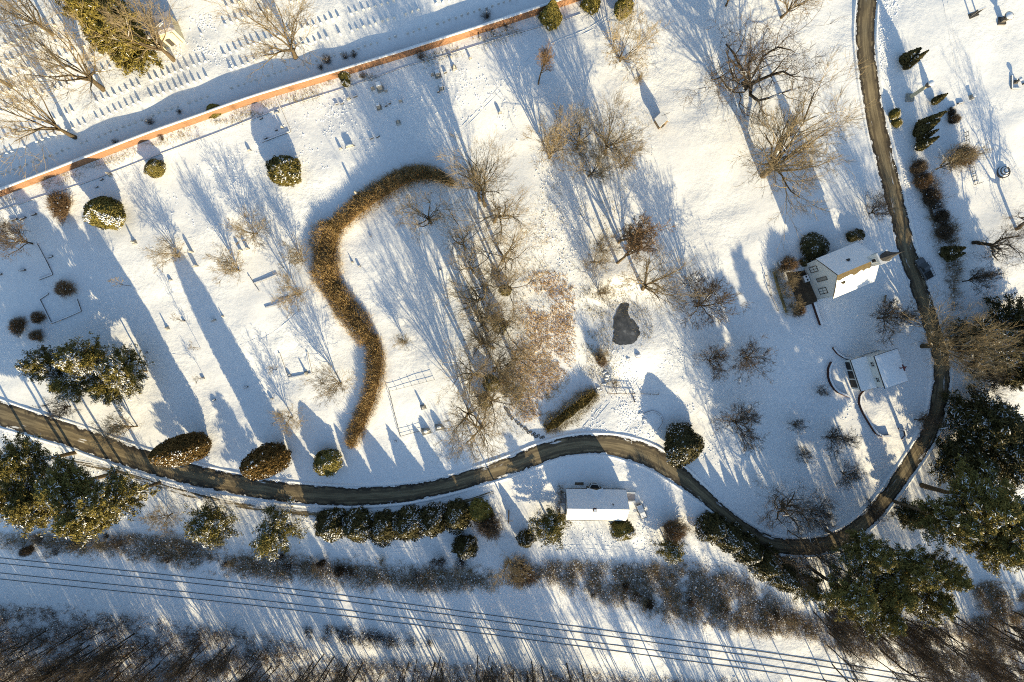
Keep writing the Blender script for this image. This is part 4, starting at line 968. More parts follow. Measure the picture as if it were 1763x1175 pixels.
def g_boulder(w, h, t=None):
    a = MB(); lp = lump(int(w * 100)); n = 10; vs = []; fs = []
    for i in range(7):
        th = math.pi / 2 * i / 6
        for j in range(n):
            f = 2 * math.pi * j / n; k = 1 + .12 * lp(Vector((math.cos(f), math.sin(f), i * .3)))
            vs.append((w / 2 * math.cos(th) * math.cos(f) * k, w * .36 * math.cos(th) * math.sin(f) * k, -.2 + (h + .2) * math.sin(th) ** .8 * k))
    for i in range(6):
        for j in range(n): fs.append((i * n + j, i * n + (j + 1) % n, (i + 1) * n + (j + 1) % n, (i + 1) * n + j))
    a.add(vs[:5 * n], [f for f in fs if max(f) < 5 * n], 0)
    vs2 = [(x, y, z + .03) for x, y, z in vs[4 * n:]]
    a.add(vs2, [tuple(i - 4 * n for i in f) for f in fs if min(f) >= 4 * n], 1)
    b = MB(); b.box((0, 0, -.05), (w * 1.2, w * .9, .3), 0)
    return [("boulder", a, ['stone', 'snow']), ("base", b, ['stone'])]
GK = dict(tablet=g_tablet, obelisk=g_obelisk, pedestal=g_pedestal, low=g_low, boulder=g_boulder)
GD = dict(tablet="upright grey tablet gravestone", obelisk="slim grey obelisk", pedestal="square block monument with a snowy cap", low="low dark gravestone", boulder="rounded boulder monument")
cache = {}
def grave(x, y, kind, w, h, d=None, rz=None):
    key = (kind, w, h)
    if key not in cache: cache[key] = [(n, m.mesh(n, mats)) for n, m, mats in GK[kind](w, h)]
    parts = cache[key]; p = P(x, y); r = (math.atan2(.30, 1) if rz is None else rz) + R.gauss(0, .06)
    nm = {'tablet': 'gravestone', 'obelisk': 'obelisk', 'pedestal': 'monument', 'low': 'gravestone', 'boulder': 'monument'}[kind]
    if len(parts) == 1:
        o = link(nm, parts[0][1]); o.location = p; o.rotation_euler = (0, 0, r)
    else:
        o = thing(nm, None, None, p, r)
        for n, me in parts: link(n, me, o)
    pend(o, d or GD[kind], x, y, "gravestone" if nm == 'gravestone' else "monument", "scattered gravestones")
G = [(580, 180, 'low', .8, .35), (589, 179, 'low', .8, .35), (601, 172, 'tablet', .8, 1.0), (612, 167, 'low', 1.0, .4), (643, 155, 'tablet', .8, 1.4), (655, 153, 'pedestal', 1.3, 2.2), (665, 158, 'tablet', .5, .9), (653, 186, 'pedestal', .9, 1.7),
     (665, 183, 'low', .6, .5), (671, 179, 'low', .6, .5), (690, 176, 'tablet', .7, 1.1), (686, 212, 'obelisk', .8, 1.0), (640, 239, 'low', .9, .4), (651, 236, 'low', .9, .4), (587, 257, 'tablet', .6, .75), (603, 253, 'tablet', 1.7, 1.0), (745, 131, 'tablet', .6, 1.2), (754, 130, 'pedestal', 1.1, 1.7),
     (767, 126, 'low', .7, .5), (782, 118, 'obelisk', .8, 1.2), (810, 102, 'tablet', .5, .9), (777, 99, 'tablet', .4, .6), (827, 67, 'tablet', .4, 1.1), (849, 56, 'tablet', .6, .5), (852, 63, 'low', .6, .3), (760, 152, 'pedestal', .9, 1.2), (755, 159, 'low', .6, .5), (861, 196, 'tablet', .7, 1.0),
     (477, 195, 'tablet', .9, .4), (450, 205, 'low', .8, .4), (487, 221, 'tablet', .5, 1.0), (476, 225, 'low', .6, .4), (458, 239, 'low', .8, .4), (430, 260, 'tablet', .7, .7), (25, 379, 'low', 1.8, .4), (40, 377, 'low', 1.8, .4), (60, 370, 'low', 1.2, .5), (176, 310, 'low', .8, .4), (167, 323, 'low', .8, .3),
     (88, 443, 'low', 1.4, .4), (40, 466, 'low', 1.6, .5), (2, 473, 'low', .8, .4), (190, 301, 'obelisk', .7, 1.3), (232, 418, 'obelisk', .8, 1.0), (331, 435, 'tablet', .75, 1.5), (338, 459, 'tablet', 1.0, 1.2), (415, 432, 'tablet', .75, 1.1), (427, 429, 'tablet', .75, 1.1), (294, 483, 'tablet', .75, .5), (368, 552, 'tablet', 1.1, .9), (384, 545, 'obelisk', .4, .4), (289, 566, 'obelisk', .7, 1.0), (317, 553, 'low', .6, .4),
     (616, 336, 'obelisk', 1.0, 2.6), (611, 337, 'low', .8, .5), (629, 331, 'low', .8, .5), (796, 321, 'low', .7, .7), (619, 459, 'low', .6, .5), (607, 452, 'obelisk', .4, .4), (757, 465, 'low', .6, .5), (638, 407, 'low', .5, .3),
     (499, 646, 'tablet', .7, .7), (528, 643, 'obelisk', .8, 1.2), (468, 687, 'tablet', .7, .7), (729, 701, 'obelisk', 1.0, 1.5), (734, 742, 'boulder', 2.0, 1.5), (757, 735, 'boulder', 1.9, 1.5), (252, 607, 'low', .8, .4), (350, 652, 'low', .8, .4), (369, 689, 'low', .9, .4), (424, 667, 'low', 1.2, .4), (681, 760, 'low', .6, .3),
     (1640, 185, 'low', 1.4, .4), (1672, 168, 'pedestal', .8, .9), (1653, 178, 'low', 1.6, .3), (1762, 145, 'low', .6, .4), (1635, 495, 'low', .4, .3), (1570, 880, 'low', .5, .3)]
for x, y, k, w, h in G: grave(x, y, k, w, h)

# stepping stones
for i, (x, y) in enumerate([(870, 703), (873, 706), (876, 711), (878, 716), (882, 721), (889, 726), (893, 730), (898, 734), (904, 738), (907, 741), (910, 745), (914, 744), (917, 749), (920, 747), (923, 752), (927, 750), (931, 754), (935, 753)]):
    mb = MB(); w = R.uniform(.6, .85)
    mb.box((0, 0, .03), (w, w * R.uniform(.6, .9), .16), 0, R.uniform(0, 1)); mb.box((0, 0, .12), (w * .2, w * .2, .02), 1)
    o = mb.build("stepping_stone", ['stone_dark', 'snow']); o.location = P(x, y) + Vector((0, 0, .03))
    pend(o, "dark stepping stone in the snow", x, y, "stone", "stepping stones above the road")
for x, y in ((1043, 640), (1046, 646), (1044, 652), (1040, 642), (1030, 668), (1034, 672), (1041, 661), (1098, 612), (1081, 618), (1102, 702), (1104, 712), (1110, 722), (1108, 730)):
    mb = MB(); lp = lump(int(x * y)); vs = []; fs = []; n = 7; w = R.uniform(.35, .8)
    for i in range(4):
        th = math.pi / 2 * i / 3.2
        for j in range(n):
            f = 2 * math.pi * j / n; k = w * (1 + .25 * lp(Vector((math.cos(f), math.sin(f), i))))
            vs.append((k * math.cos(th) * math.cos(f), k * .7 * math.cos(th) * math.sin(f), -.1 + w * .7 * math.sin(th)))
    for i in range(3):
        for j in range(n): fs.append((i * n + j, i * n + (j + 1) % n, (i + 1) * n + (j + 1) % n, (i + 1) * n + j))
    mb.add(vs, fs[:n], 0); mb.add(vs, fs[n:], 1); mb.add(vs, [tuple(range(3 * n, 4 * n))], 1)
    o = mb.build("rock", ['stone_dark', 'snow']); o.location = P(x, y)
    pend(o, "snow-capped garden rock", x, y, "rock", "garden rocks by the pond path")

# kerbs around burial plots, low walls
def wall_run(name, px, w, h, mats, label, cat, closed=False, group=None, capw=.9, cap=True, sm=True):
    pts = spline(px, 1.0) if sm else px
    ps = [P(x, y) for x, y in pts]; o0 = ps[len(ps) // 2]
    t = thing(name, label, cat, o0, 0, group); a, s = MB(), MB()
    for i in range(len(ps) - 1):
        p, q = ps[i], ps[i + 1]; d = q - p; d.z = 0
        if d.length < .01: continue
        L_ = d.length; d.normalize(); n = Vector((-d.y, d.x, 0)); e = d * min(.02, L_ * .1)
        for mb, hw, z0, z1 in ((a, w / 2, -.5, h), (s, w / 2 * capw, h + .003, h + .08)):
            b = [p - n * hw, q - n * hw, q + n * hw, p + n * hw]
            mb.add([v - o0 + Vector((0, 0, z0)) for v in b] + [v - o0 + Vector((0, 0, z1)) for v in b], [(4, 5, 6, 7), (0, 1, 5, 4), (1, 2, 6, 5), (2, 3, 7, 6), (3, 0, 4, 7)])
    a.build("kerb_stones" if name == "plot_kerb" else "masonry", mats, t)
    if cap: s.build("snow_cap", 'snow', t)
    return t
for px, lab in (([(474, 165), (487, 196), (500, 227), (476, 236), (452, 245)], "low stone kerb of the plot hanging below the brick wall"), ([(64, 420), (78, 446), (91, 473), (67, 482)], "L-shaped low stone kerb in blue shade at the left"),
                ([(84, 506), (69, 516), (79, 536), (89, 557), (115, 547), (140, 536), (133, 516)], "square low stone kerb around the plot at the left"), ([(429, 476), (437, 489), (446, 502)], "short kerb below the small bare trees, upright stroke"), ([(438, 488), (458, 481), (478, 473)], "short kerb below the small bare trees, level stroke"),
                ([(457, 530), (472, 526), (485, 521), (500, 515)], "broken kerb line under the fan-crowned small tree"), ([(481, 608), (488, 628), (496, 651), (517, 647), (537, 643), (533, 625), (529, 606)], "U-shaped low kerb around two gravestones"), ([(1741, 131), (1741, 153), (1755, 153)], "corner kerb around the urn at the right edge")):
    wall_run("plot_kerb", px, .28, .22, ['stone_dark'], lab, "kerb", group="plot kerbs", sm=False)
for px, w, h, lab in (([(1430, 624), (1425, 635), (1425, 649), (1431, 664), (1441, 675), (1460, 683)], .45, .9, "curved dark brick garden wall left of the white house"),
                      ([(1489, 671), (1479, 682), (1478, 693), (1484, 709), (1495, 728), (1507, 746), (1517, 751), (1530, 750)], .45, .8, "winding dark brick garden wall below the white house"),
                      ([(1433, 599), (1441, 609), (1452, 616), (1470, 618)], .4, .6, "short curved wall above the white house"),
                      ([(1397, 516), (1404, 537), (1412, 560)], .6, .8, "straight dark retaining wall of the church yard"),
                      ([(1546, 738), (1556, 741), (1558, 750), (1552, 757)], .35, .4, "small round garden edging below the white house"),
                      ([(1110, 712), (1123, 708), (1138, 716), (1141, 730), (1133, 741)], .25, .25, "thin oval garden edging beside the round holly")):
    wall_run("garden_wall", px, w, h, ['brick_dark'], lab, "wall")
wall_run("low_wall", [(0, 363), (60, 343), (150, 314), (270, 268), (360, 235), (476, 190), (600, 150), (700, 115), (780, 92), (890, 58), (960, 38), (1000, 25)], .14, .10, ['stone_dark'], "thin low kerb line running along below the brick wall", "kerb")

# iron fence round the plot, split-rail fence, iron ladder-like fences
def post_fence(name, px, ph, rails, mat, label, cat, gap=1.6, pr_=.05, group=None):
    ps = [P(x, y) for x, y in px]; o0 = ps[0]; t = thing(name, label, cat, o0, 0, group)
    rb = MB()
    for i in range(len(ps) - 1):
        d = ps[i + 1] - ps[i]; n = max(1, int(d.length / gap))
        for k in range(n + (1 if i == len(ps) - 2 else 0)):
            p = ps[i].lerp(ps[i + 1], k / n); p.z = float(zg(p.x, p.y)); m = MB()
            m.box((p.x - o0.x, p.y - o0.y, p.z - o0.z + ph / 2 - .1), (pr_ * 2, pr_ * 2, ph + .2), 0, .3, .9); m.box((p.x - o0.x, p.y - o0.y, p.z - o0.z + ph + .03), (pr_ * 2.2, pr_ * 2.2, .05), 1, .3)
            m.build("post", [mat, 'snow'], t)
        for z in rails:
            a, b = ps[i] - o0 + Vector((0, 0, z)), ps[i + 1] - o0 + Vector((0, 0, z)); rb.tube([a, a.lerp(b, .5), b], pr_ * .7, pr_ * .7, 4)
    rb.build("rails", [mat], t); return t
post_fence("iron_fence", [(748, 654), (709, 664), (671, 674), (680, 712), (690, 751), (708, 746), (728, 741)], 1.0, (.35, .85), 'metal', "thin iron fence around the plot beside the lower hedge", "fence", 1.5, .05)
post_fence("split_rail_fence", [(1046, 677), (1062, 678), (1078, 678), (1092, 678)], 1.3, (.5, 1.05), 'wood', "wooden split-rail fence between pond and road", "fence", 2.0, .09)
post_fence("split_rail_fence", [(1088, 680), (1090, 686), (1092, 692)], 1.2, (.5, 1.0), 'wood', "short wooden fence return pointing down from the split-rail fence", "fence", 2.0, .09)
post_fence("split_rail_fence", [(1104, 678), (1120, 679), (1134, 679)], .7, (.4,), 'wood', "low wooden rail right of the split-rail fence", "fence", 2.0, .09)
post_fence("iron_fence", [(1661, 229), (1663, 250)], 1.0, (.3, .9), 'metal', "dark iron fence section above the purple-brown shrub", "fence", .8, .06)
post_fence("iron_fence", [(1671, 290), (1677, 319), (1686, 316)], 1.0, (.3, .9), 'metal', "dark iron fence section below the purple-brown shrub", "fence", .8, .06)
post_fence("yard_fence", [(1318, 475), (1326, 510), (1338, 535)], 1.1, (.4, .9), 'wood', "thin wooden yard fence left of the church", "fence", 2.2, .07)

def pole(x, y, h, label, arm=True, lean=0.0):
    t = thing("utility_pole", label, "pole", P(x, y)); a = MB()
    a.tube([Vector((0, 0, -.5)), Vector((0, 0, h * .5)), Vector((0, 0, h))], .2, .14, 8); a.build("post", ['wood'], t)
    if arm:
        b = MB(); b.box((0, .2, h - .9), (2.0, .14, .14), 0); b.build("crossarm", ['wood'], t)
        for s in (-.8, .8):
            c = MB(); c.lathe([(.05, 0), (.07, .08), (.04, .2)], 6, (s, .2, h - .82)); c.build("insulator", ['stone'], t)
pole(876, 880, 9.5, "wooden utility pole left of the cottage beside brown brush")

# ------------------------------------------------------------------ right-hand monuments
def column():
    t = thing("column_monument", "tall cream stone column with a snow-capped urn, right of the road", "monument", P(1565, 169))
    b = MB(); b.box((0, 0, .1), (1.7, 1.7, .6)); b.box((0, 0, .55), (1.3, 1.3, .3)); b.build("base", ['stone'], t)
    s = MB(); s.lathe([(.46, .7), (.46, .75), (.42, .9), (.39, 3.2), (.36, 4.9)], 16); s.build("shaft", ['cream'], t, True)
    c = MB(); c.lathe([(.36, 4.9), (.55, 5.05), (.6, 5.3)], 16); c.build("capital", ['stone_dark'], t)
    u = MB(); u.lathe([(.25, 5.3), (.3, 5.45), (.62, 5.8), (.66, 6.0), (.55, 6.02)], 14, (0, 0, 0)); u.build("urn", ['stone'], t)
    k = MB(); k.lathe([(.66, 6.0), (.6, 6.12), (.3, 6.22), (.02, 6.25)], 14); k.build("snow_cap", ['snow'], t, True)
column()
def frame_mon(x, y, lab):
    t = thing("arched_monument", lab, "monument", P(x, y), .4)
    for s in (-1, 1):
        a = MB(); a.box((s * .75, 0, .8), (.3, .35, 1.9)); a.build("pillar", ['stone_dark'], t)
    a = MB(); a.box((0, 0, 1.85), (2.0, .4, .25)); a.box((0, 0, 2.0), (1.9, .36, .06), 1); a.build("lintel", ['stone_dark', 'snow'], t)
    a = MB(); a.box((0, 0, -.05), (2.2, 1.1, .3)); a.build("base", ['stone_dark'], t)
frame_mon(1676, 26, "dark arched stone monument near the upper right corner")
def urn_mon(x, y, lab, s=1.0, mat='stone_dark', h=1.0):
    t = thing("urn_monument", lab, "monument", P(x, y))
    a = MB(); a.box((0, 0, .05), (1.1 * s, 1.1 * s, .4)); a.box((0, 0, .25 + h * .3), (.6 * s, .6 * s, h * .6)); a.build("pedestal", [mat], t)
    a = MB(); a.lathe([(.18 * s, .25 + h * .6), (.22 * s, .35 + h * .6), (.62 * s, .7 + h * .7), (.66 * s, .85 + h * .75), (.5 * s, .86 + h * .75)], 12); a.build("urn", [mat], t, True)
    a = MB(); a.lathe([(.6 * s, .86 + h * .75), (.4 * s, .98 + h * .75), (.02, 1.03 + h * .75)], 12); a.build("snow_cap", ['snow'], t, True)
urn_mon(1724, 37, "round bowl monument with an oval shadow near the upper right corner", 1.5, 'stone_dark', 1.3)
urn_mon(1748, 142, "small dark urn inside a corner kerb at the right edge", .7, 'stone_dark', .5)
def rings(x, y):
    t = thing("tiered_planter", "dark round tiered planter near the right edge", "planter", P(x, y))
    for k, (r, z) in enumerate(((1.5, .25), (1.05, .55), (.6, .85))):
        a = MB(); a.lathe([(r, -.2), (r, z), (r - .12, z), (r - .14, z - .1)], 16); a.build("ring", ['stone_dark'], t)
    a = MB(); a.lathe([(1.35, .15), (.95, .45), (.5, .78), (.05, .82)], 16); a.build("snow_fill", ['snow'], t)
rings(1727, 296)
def tomb(x, y):
    t = thing("box_tomb", "small box tomb with a white snowy lid right of the road", "tomb", P(x, y), .25)
    a = MB(); a.box((0, 0, .35), (1.0, 1.5, 1.0)); a.build("chest", ['stone_dark'], t)
    a = MB(); a.box((0, 0, .9), (1.15, 1.65, .12)); a.box((0, 0, 1.03), (1.05, 1.55, .14), 1, 0, .9); a.build("lid", ['stone', 'snow'], t)
tomb(1605, 368)

# ------------------------------------------------------------------ buildings
def gable_house(t, L, W, he, hr, wallm, drop=2.0, over=.35, snow_n=True, snow_s=True, strip=0.0, wname="wall"):
    """x = ridge direction, +y north; walls and a two-slope roof"""
    hw = W / 2
    a = MB(); pent = [(-L / 2, -hw, -drop), (-L / 2, hw, -drop), (-L / 2, hw, he), (-L / 2, 0, hr), (-L / 2, -hw, he)]
    a.prism(pent, (0, 0, 0), (L, 0, 0)); a.build(wname, [wallm], t)
    sl = (hr - he) / hw; roof = MB(); th = .16
    for s in (1, -1):
        y0, z0 = s * (hw + over), he - over * sl
        q = [(-L / 2 - over, 0, hr + .02), (-L / 2 - over, y0, z0 + .02), (-L / 2 - over, y0, z0 + th), (-L / 2 - over, 0, hr + th)]
        roof.prism(q if s < 0 else q[::-1], (0, 0, 0), (L + 2 * over, 0, 0))
    rf = roof.build("roof", ['shingle'], t)
    sn = MB()
    for s in (1, -1):
        nx = 22; top0 = strip if s < 0 else 0.0; vs = []; fs = []
        for i in range(nx + 1):
            x = -L / 2 - over * .9 + (L + over * 1.8) * i / nx
            tp = top0 * (.75 + .5 * R.random()) if top0 else 0.0
            tp = max(tp, 0.0)
            for j in range(5):
                y = s * (tp + (hw + over * .96 - tp) * j / 4); z = hr - abs(y) * sl + th
                k = (.14 + R.uniform(-.03, .03)) if 0 < j < 4 else (.12 if (j == 0 and not top0) else .03)
                vs.append((x, y, z + k + R.uniform(-.012, .012)))
        for i in range(nx):
            for j in range(4):
                f = (i * 5 + j, (i + 1) * 5 + j, (i + 1) * 5 + j + 1, i * 5 + j + 1); fs.append(f if s < 0 else f[::-1])
        fs = [f[::-1] for f in fs]
        sn.add(vs, fs)
    sn.build("snow", ['snow'], rf)
    return rf
def frame_window(t, c, w, h, axis, mat='dark', pane='glass', name="window", mull=True, out=-1, arch=False):
    """window on a wall whose outward direction is out*axis"""
    f, p, b = MB(), MB(), MB(); x, y, z = c
    def bx(mb, du, dz, sw, sh, proud, th, mi=0):
        if axis == 'x': mb.box((x + out * proud, y + du, z + dz), (th, sw, sh), mi)
        else: mb.box((x + du, y + out * proud, z + dz), (sw, th, sh), mi)
    bx(f, -w / 2, 0, .12, h + .24, .05, .12); bx(f, w / 2, 0, .12, h + .24, .05, .12)
    bx(f, 0, h / 2 + .06, w - .12, .12, .05, .12); bx(f, 0, -h / 2 - .06, w - .12, .12, .05, .12)
    if mull: bx(f, 0, 0, .06, h, .045, .07); bx(f, -w / 4 - .015, 0, w / 2 - .09, .06, .042, .06); bx(f, w / 4 + .015, 0, w / 2 - .09, .06, .042, .06)
    fo = f.build(name, [mat], t)
    bx(p, 0, 0, w - .12, h, .012, .02); p.build("pane", [pane], fo)
    bx(b, 0, -h / 2 - .17, w + .4, .08, .1, .24); b.build("sill", ['trim'], fo)
    return fo

def church():
    hr, he = 10.4, 6.2
    a, b = P(1440, 474.5, hr), P(1519, 443, hr)
    mid = (a + b) / 2; d = b - a; rz = math.atan2(d.y, d.x); L_ = math.hypot(d.x, d.y) - .4
    z = float(zg(mid.x, mid.y)); W = 9.0
    t = thing("church", "white wooden church with snowy gable roof and small steeple beside the road", "church", (mid.x, mid.y, z), rz)
    gable_house(t, L_, W, he, hr, 'white_paint', 2.5, .4, strip=1.2)
    xw = -L_ / 2
    for yy in (2.7, -2.7):
        wd = MB(); frame_window(t, (xw, yy, 3.3), 1.3, 2.6, 'x', 'dark', 'trim')
    frame_window(t, (xw, 0, 4.6), .8, 3.4, 'x', 'stone_dark', 'stone', "gallery_window", False)
    for xx in (-L_ * .3, 0, L_ * .3):
        frame_window(t, (xx, -W / 2, 3.2), 1.0, 2.6, 'y', 'trim', 'glass')
        frame_window(t, (xx, W / 2, 3.2), 1.0, 2.6, 'y', 'trim', 'glass', out=1)
    fd = MB(); fd.box((xw - .05, 0, -.7), (.1, W * .98, 1.5)); fd.build("foundation", ['stone_dark'], t)
    # corner boards
    for yy in (-W / 2 + .1, W / 2 - .1):
        c = MB(); c.box((xw - .03, yy, 3.0), (.08, .22, 6.2)); c.build("corner_board", ['trim'], t)
    xe = L_ / 2 - .6
    tw = MB(); tw.box((xe, 0, 10.2), (2.3, 2.3, 4.6)); to = tw.build("tower", ['white_paint'], t)
    for dx, dy, ax, o_ in ((-1.15, 0, 'x', -1), (0, -1.15, 'y', -1), (1.15, 0, 'x', 1), (0, 1.15, 'y', 1)):
        frame_window(t, (xe + dx, dy, 11.3), .8, 1.2, ax, 'trim', 'dark', "louvre", False, o_)
    cn = MB(); cn.box((xe, 0, 12.6), (2.6, 2.6, .22)); cn.box((xe, 0, 12.74), (2.5, 2.5, .08), 1); cn.build("cornice", ['trim', 'snow'], t)
    bl = MB(); bl.lathe([(.95, 12.8), (.95, 13.6)], 8, (xe, 0, 0)); bl.build("lantern", ['slate'], t)
    sp = MB(); sp.lathe([(1.15, 13.6), (.95, 13.9), (.45, 15.4), (.06, 17.4)], 8, (xe, 0, 0)); so = sp.build("spire", ['slate'], t)
    fn = MB(); fn.lathe([(.04, 17.3), (.1, 17.5), (.03, 18.3)], 6, (xe, 0, 0)); fn.build("finial", ['metal'], so)
    v1 = MB(); v1.box((-L_ * .05, 2.1, 8.95), (.5, .5, .5), 0); v1.build("roof_vent", ['slate'], t)
    # melted hole in the roof snow at the west end
    v2 = MB(); v2.lathe([(.55, 0), (.5, .06), (.02, .08)], 9, (-L_ / 2 + 1.3, -1.9, 8.88)); v2.build("bare_shingles", ['shingle'], t)
    st = MB()
    for k in range(4): st.box((L_ * .30 + .75 * k, -W / 2 - 1.9, -.75 - .12 * k), (.38, 2.2, .25), k % 2)
    st.build("side_steps", ['stone_dark', 'snow'], t)
    md = MB(); md.box((xw - 2.2, -.3, -.25), (4.2, W * 1.0, .5)); mo = md.build("mulch_bed", ['mulch'], t)
    lt = MB(); lt.box((xw - 1.9, .6, .7), (1.2, 1.6, .9)); lt.box((xw - 1.9, .6, 1.2), (1.25, 1.65, .14), 1)
    return t, rz, mid
ct, crz, cmid = church()
# boxes and sign beside the west end
def unit(x, y, lab, w=1.3, h=1.1):
    t = thing("utility_cabinet", lab, "cabinet", P(x, y), crz)
    a = MB(); a.box((0, 0, h / 2 - .3), (w, w * 1.3, h + .6)); a.build("housing", ['stone'], t)
    a = MB(); a.box((0, 0, h + .07), (w * .96, w * 1.25, .13), 0, 0, .9); a.build("snow_cap", ['snow'], t)
    for s in (-.3, .3):
        a = MB(); a.lathe([(.22, h + .13), (.22, h + .18)], 10, (0, s * w, 0)); a.build("fan", ['dark'], t)
unit(1384, 481, "boxy utility cabinet with two dark fans at the church gable")
unit(1342, 455, "pale utility cabinet left of the church shrub", 1.0, .8)
def bench(x, y, rz, lab):
    t = thing("bench", lab, "bench", P(x, y), rz)
    a = MB(); a.box((0, 0, .45), (1.6, .45, .06)); a.box((0, 0, .5), (1.5, .4, .05), 1); a.build("seat", ['wood', 'snow'], t)
    a = MB(); a.box((0, .24, .75), (1.6, .06, .5)); a.build("backrest", ['wood'], t)
    for s in (-.65, .65):
        a = MB(); a.box((s, 0, .15), (.08, .4, .56)); a.build("leg", ['metal'], t)
bench(1522, 515, 1.4, "small dark bench on the church apron")

def cottage():
    hr, he = 6.2, 2.8
    a, b = P(976.5, 875.5, hr), P(1084, 877.5, hr); mid = (a + b) / 2; d = b - a; rz = math.atan2(d.y, d.x); L_ = math.hypot(d.x, d.y) - .7
    z = float(zg(mid.x, mid.y)) + .2; W = 6.9
    t = thing("cottage", "long low cottage with white snowy roof below the road", "house", (mid.x, mid.y, z), rz)
    gable_house(t, L_, W, he, hr, 'white_paint', 2.0, .35)
    for s in (-1, 1):
        gt = MB(); yy = s * (W / 2 + .42); gt.tube([Vector((-L_ / 2 - .3, yy, he - .22)), Vector((0, yy, he - .22)), Vector((L_ / 2 + .3, yy, he - .22))], .08, .08, 6); gt.build("gutter", ['slate'], t)
    pv = MB(); pv.lathe([(.12, hr - 1.2), (.12, hr - .1), (.16, hr - .08), (.16, hr)], 8, (3.6, 1.0, 0)); pv.build("vent_pipe", ['slate'], t)
    # cross gable and porch on the north front
    sl = (hr - he) / (W / 2); gx = -.25
    yf = W / 2 + .45
    g = MB(); pent = [(gx - 1.75, 1.6, -1), (gx + 1.75, 1.6, -1), (gx + 1.75, 1.6, he - .1), (gx, 1.6, he + 1.75), (gx - 1.75, 1.6, he - .1)]
    g.prism(pent, (0, 0, 0), (0, yf - 1.6, 0)); g.build("gable_front", ['shingle'], t)
    gr = MB()
    for s in (-1, 1):
        q = [(gx, .9, he + 1.80), (gx + s * 1.95, .9, he - .27), (gx + s * 1.95, .9, he - .12), (gx, .9, he + 1.95)]
        gr.prism(q, (0, 0, 0), (0, yf - .75, 0), 0)
        q = [(gx, .5, he + 1.96), (gx + s * 1.97, .5, he - .11), (gx + s * 1.97, .5, he + .06), (gx, .5, he + 2.13)]
        gr.prism(q, (0, 0, 0), (0, yf - .33, 0), 1)
    gr.build("gable_roof", ['slate', 'snow'], t)
    bay = MB(); bay.prism([(gx - 1.25, yf + .003, -.6), (gx - .75, yf + .9, -.6), (gx + .75, yf + .9, -.6), (gx + 1.25, yf + .003, -.6)], (0, 0, 0), (0, 0, 2.7), 0); bo = bay.build("bay", ['glass'], t)
    for u, v in ((( gx - 1.27, yf + .02), (gx - .77, yf + .93)), ((gx - .77, yf + .93), (gx + .77, yf + .93)), ((gx + .77, yf + .93), (gx + 1.27, yf + .02))):
        fr = MB(); c_ = ((u[0] + v[0]) / 2, (u[1] + v[1]) / 2); an = math.atan2(v[1] - u[1], v[0] - u[0]); ln = math.hypot(v[0] - u[0], v[1] - u[1])
        for zz in (2.17, .6): fr.box((c_[0], c_[1], zz), (ln - .02, .14, .16), 0, an)
        fr.box((u[0] * .9 + v[0] * .1, u[1] * .9 + v[1] * .1, 1.38), (.14, .12, 1.38), 0, an); fr.build("bay_frame", ['trim'], bo)
    bd2 = MB(); bd2.box((gx - 3.6, W / 2 + 1.1, .35), (2.6, .8, .5), 0, 0, .8); bd2.box((gx + 3.6, W / 2 + 1.1, .3), (2.4, .8, .45), 0, 0, .8); bd2.build("clipped_shrubs", ['twig_dark'], t)
    ch = MB(); ch.box((-.9, -.15, hr + .2), (.75, .75, 1.5)); ch.box((-.9, -.15, hr + .98), (.62, .62, .08), 1); ch.build("chimney", ['brick_dark', 'snow'], t)
    for xx in (-L_ * .38, -L_ * .22, L_ * .2, L_ * .38):
        frame_window(t, (xx, W / 2, 1.5), 1.0, 1.2, 'y', 'trim', 'glass', out=1); frame_window(t, (xx, -W / 2, 1.5), 1.0, 1.2, 'y', 'trim', 'glass')
    bd = MB(); bd.box((.0, W / 2 + .95, -.08), (L_ * .97, 1.5, .5)); bd.build("planting_bed", ['mulch'], t)
    tr = MB(); tr.box((-L_ / 2 - .75, .2, -.2), (1.3, W * .95, .9)); tr.box((-L_ / 2 - .75, -1.6, .3), (1.2, 2.4, .1), 1); tr.build("terrace", ['lead_roof', 'snow'], t)
    ex = MB(); ex.box((L_ / 2 + 1.6, 1.55, .2), (3.0, 2.0, .5), 0); ex.build("side_deck", ['lead_roof'], t)
    for yy, ln in ((2.65, 3.3), (.45, 2.9)):
        pw = MB(); pw.box((L_ / 2 + ln / 2 + .05, yy, .55), (ln, .22, 1.5)); pw.box((L_ / 2 + ln / 2 + .05, yy, 1.35), (ln, .24, .1), 1); pw.build("parapet", ['white_paint', 'snow'], t)
    return t
cottage()

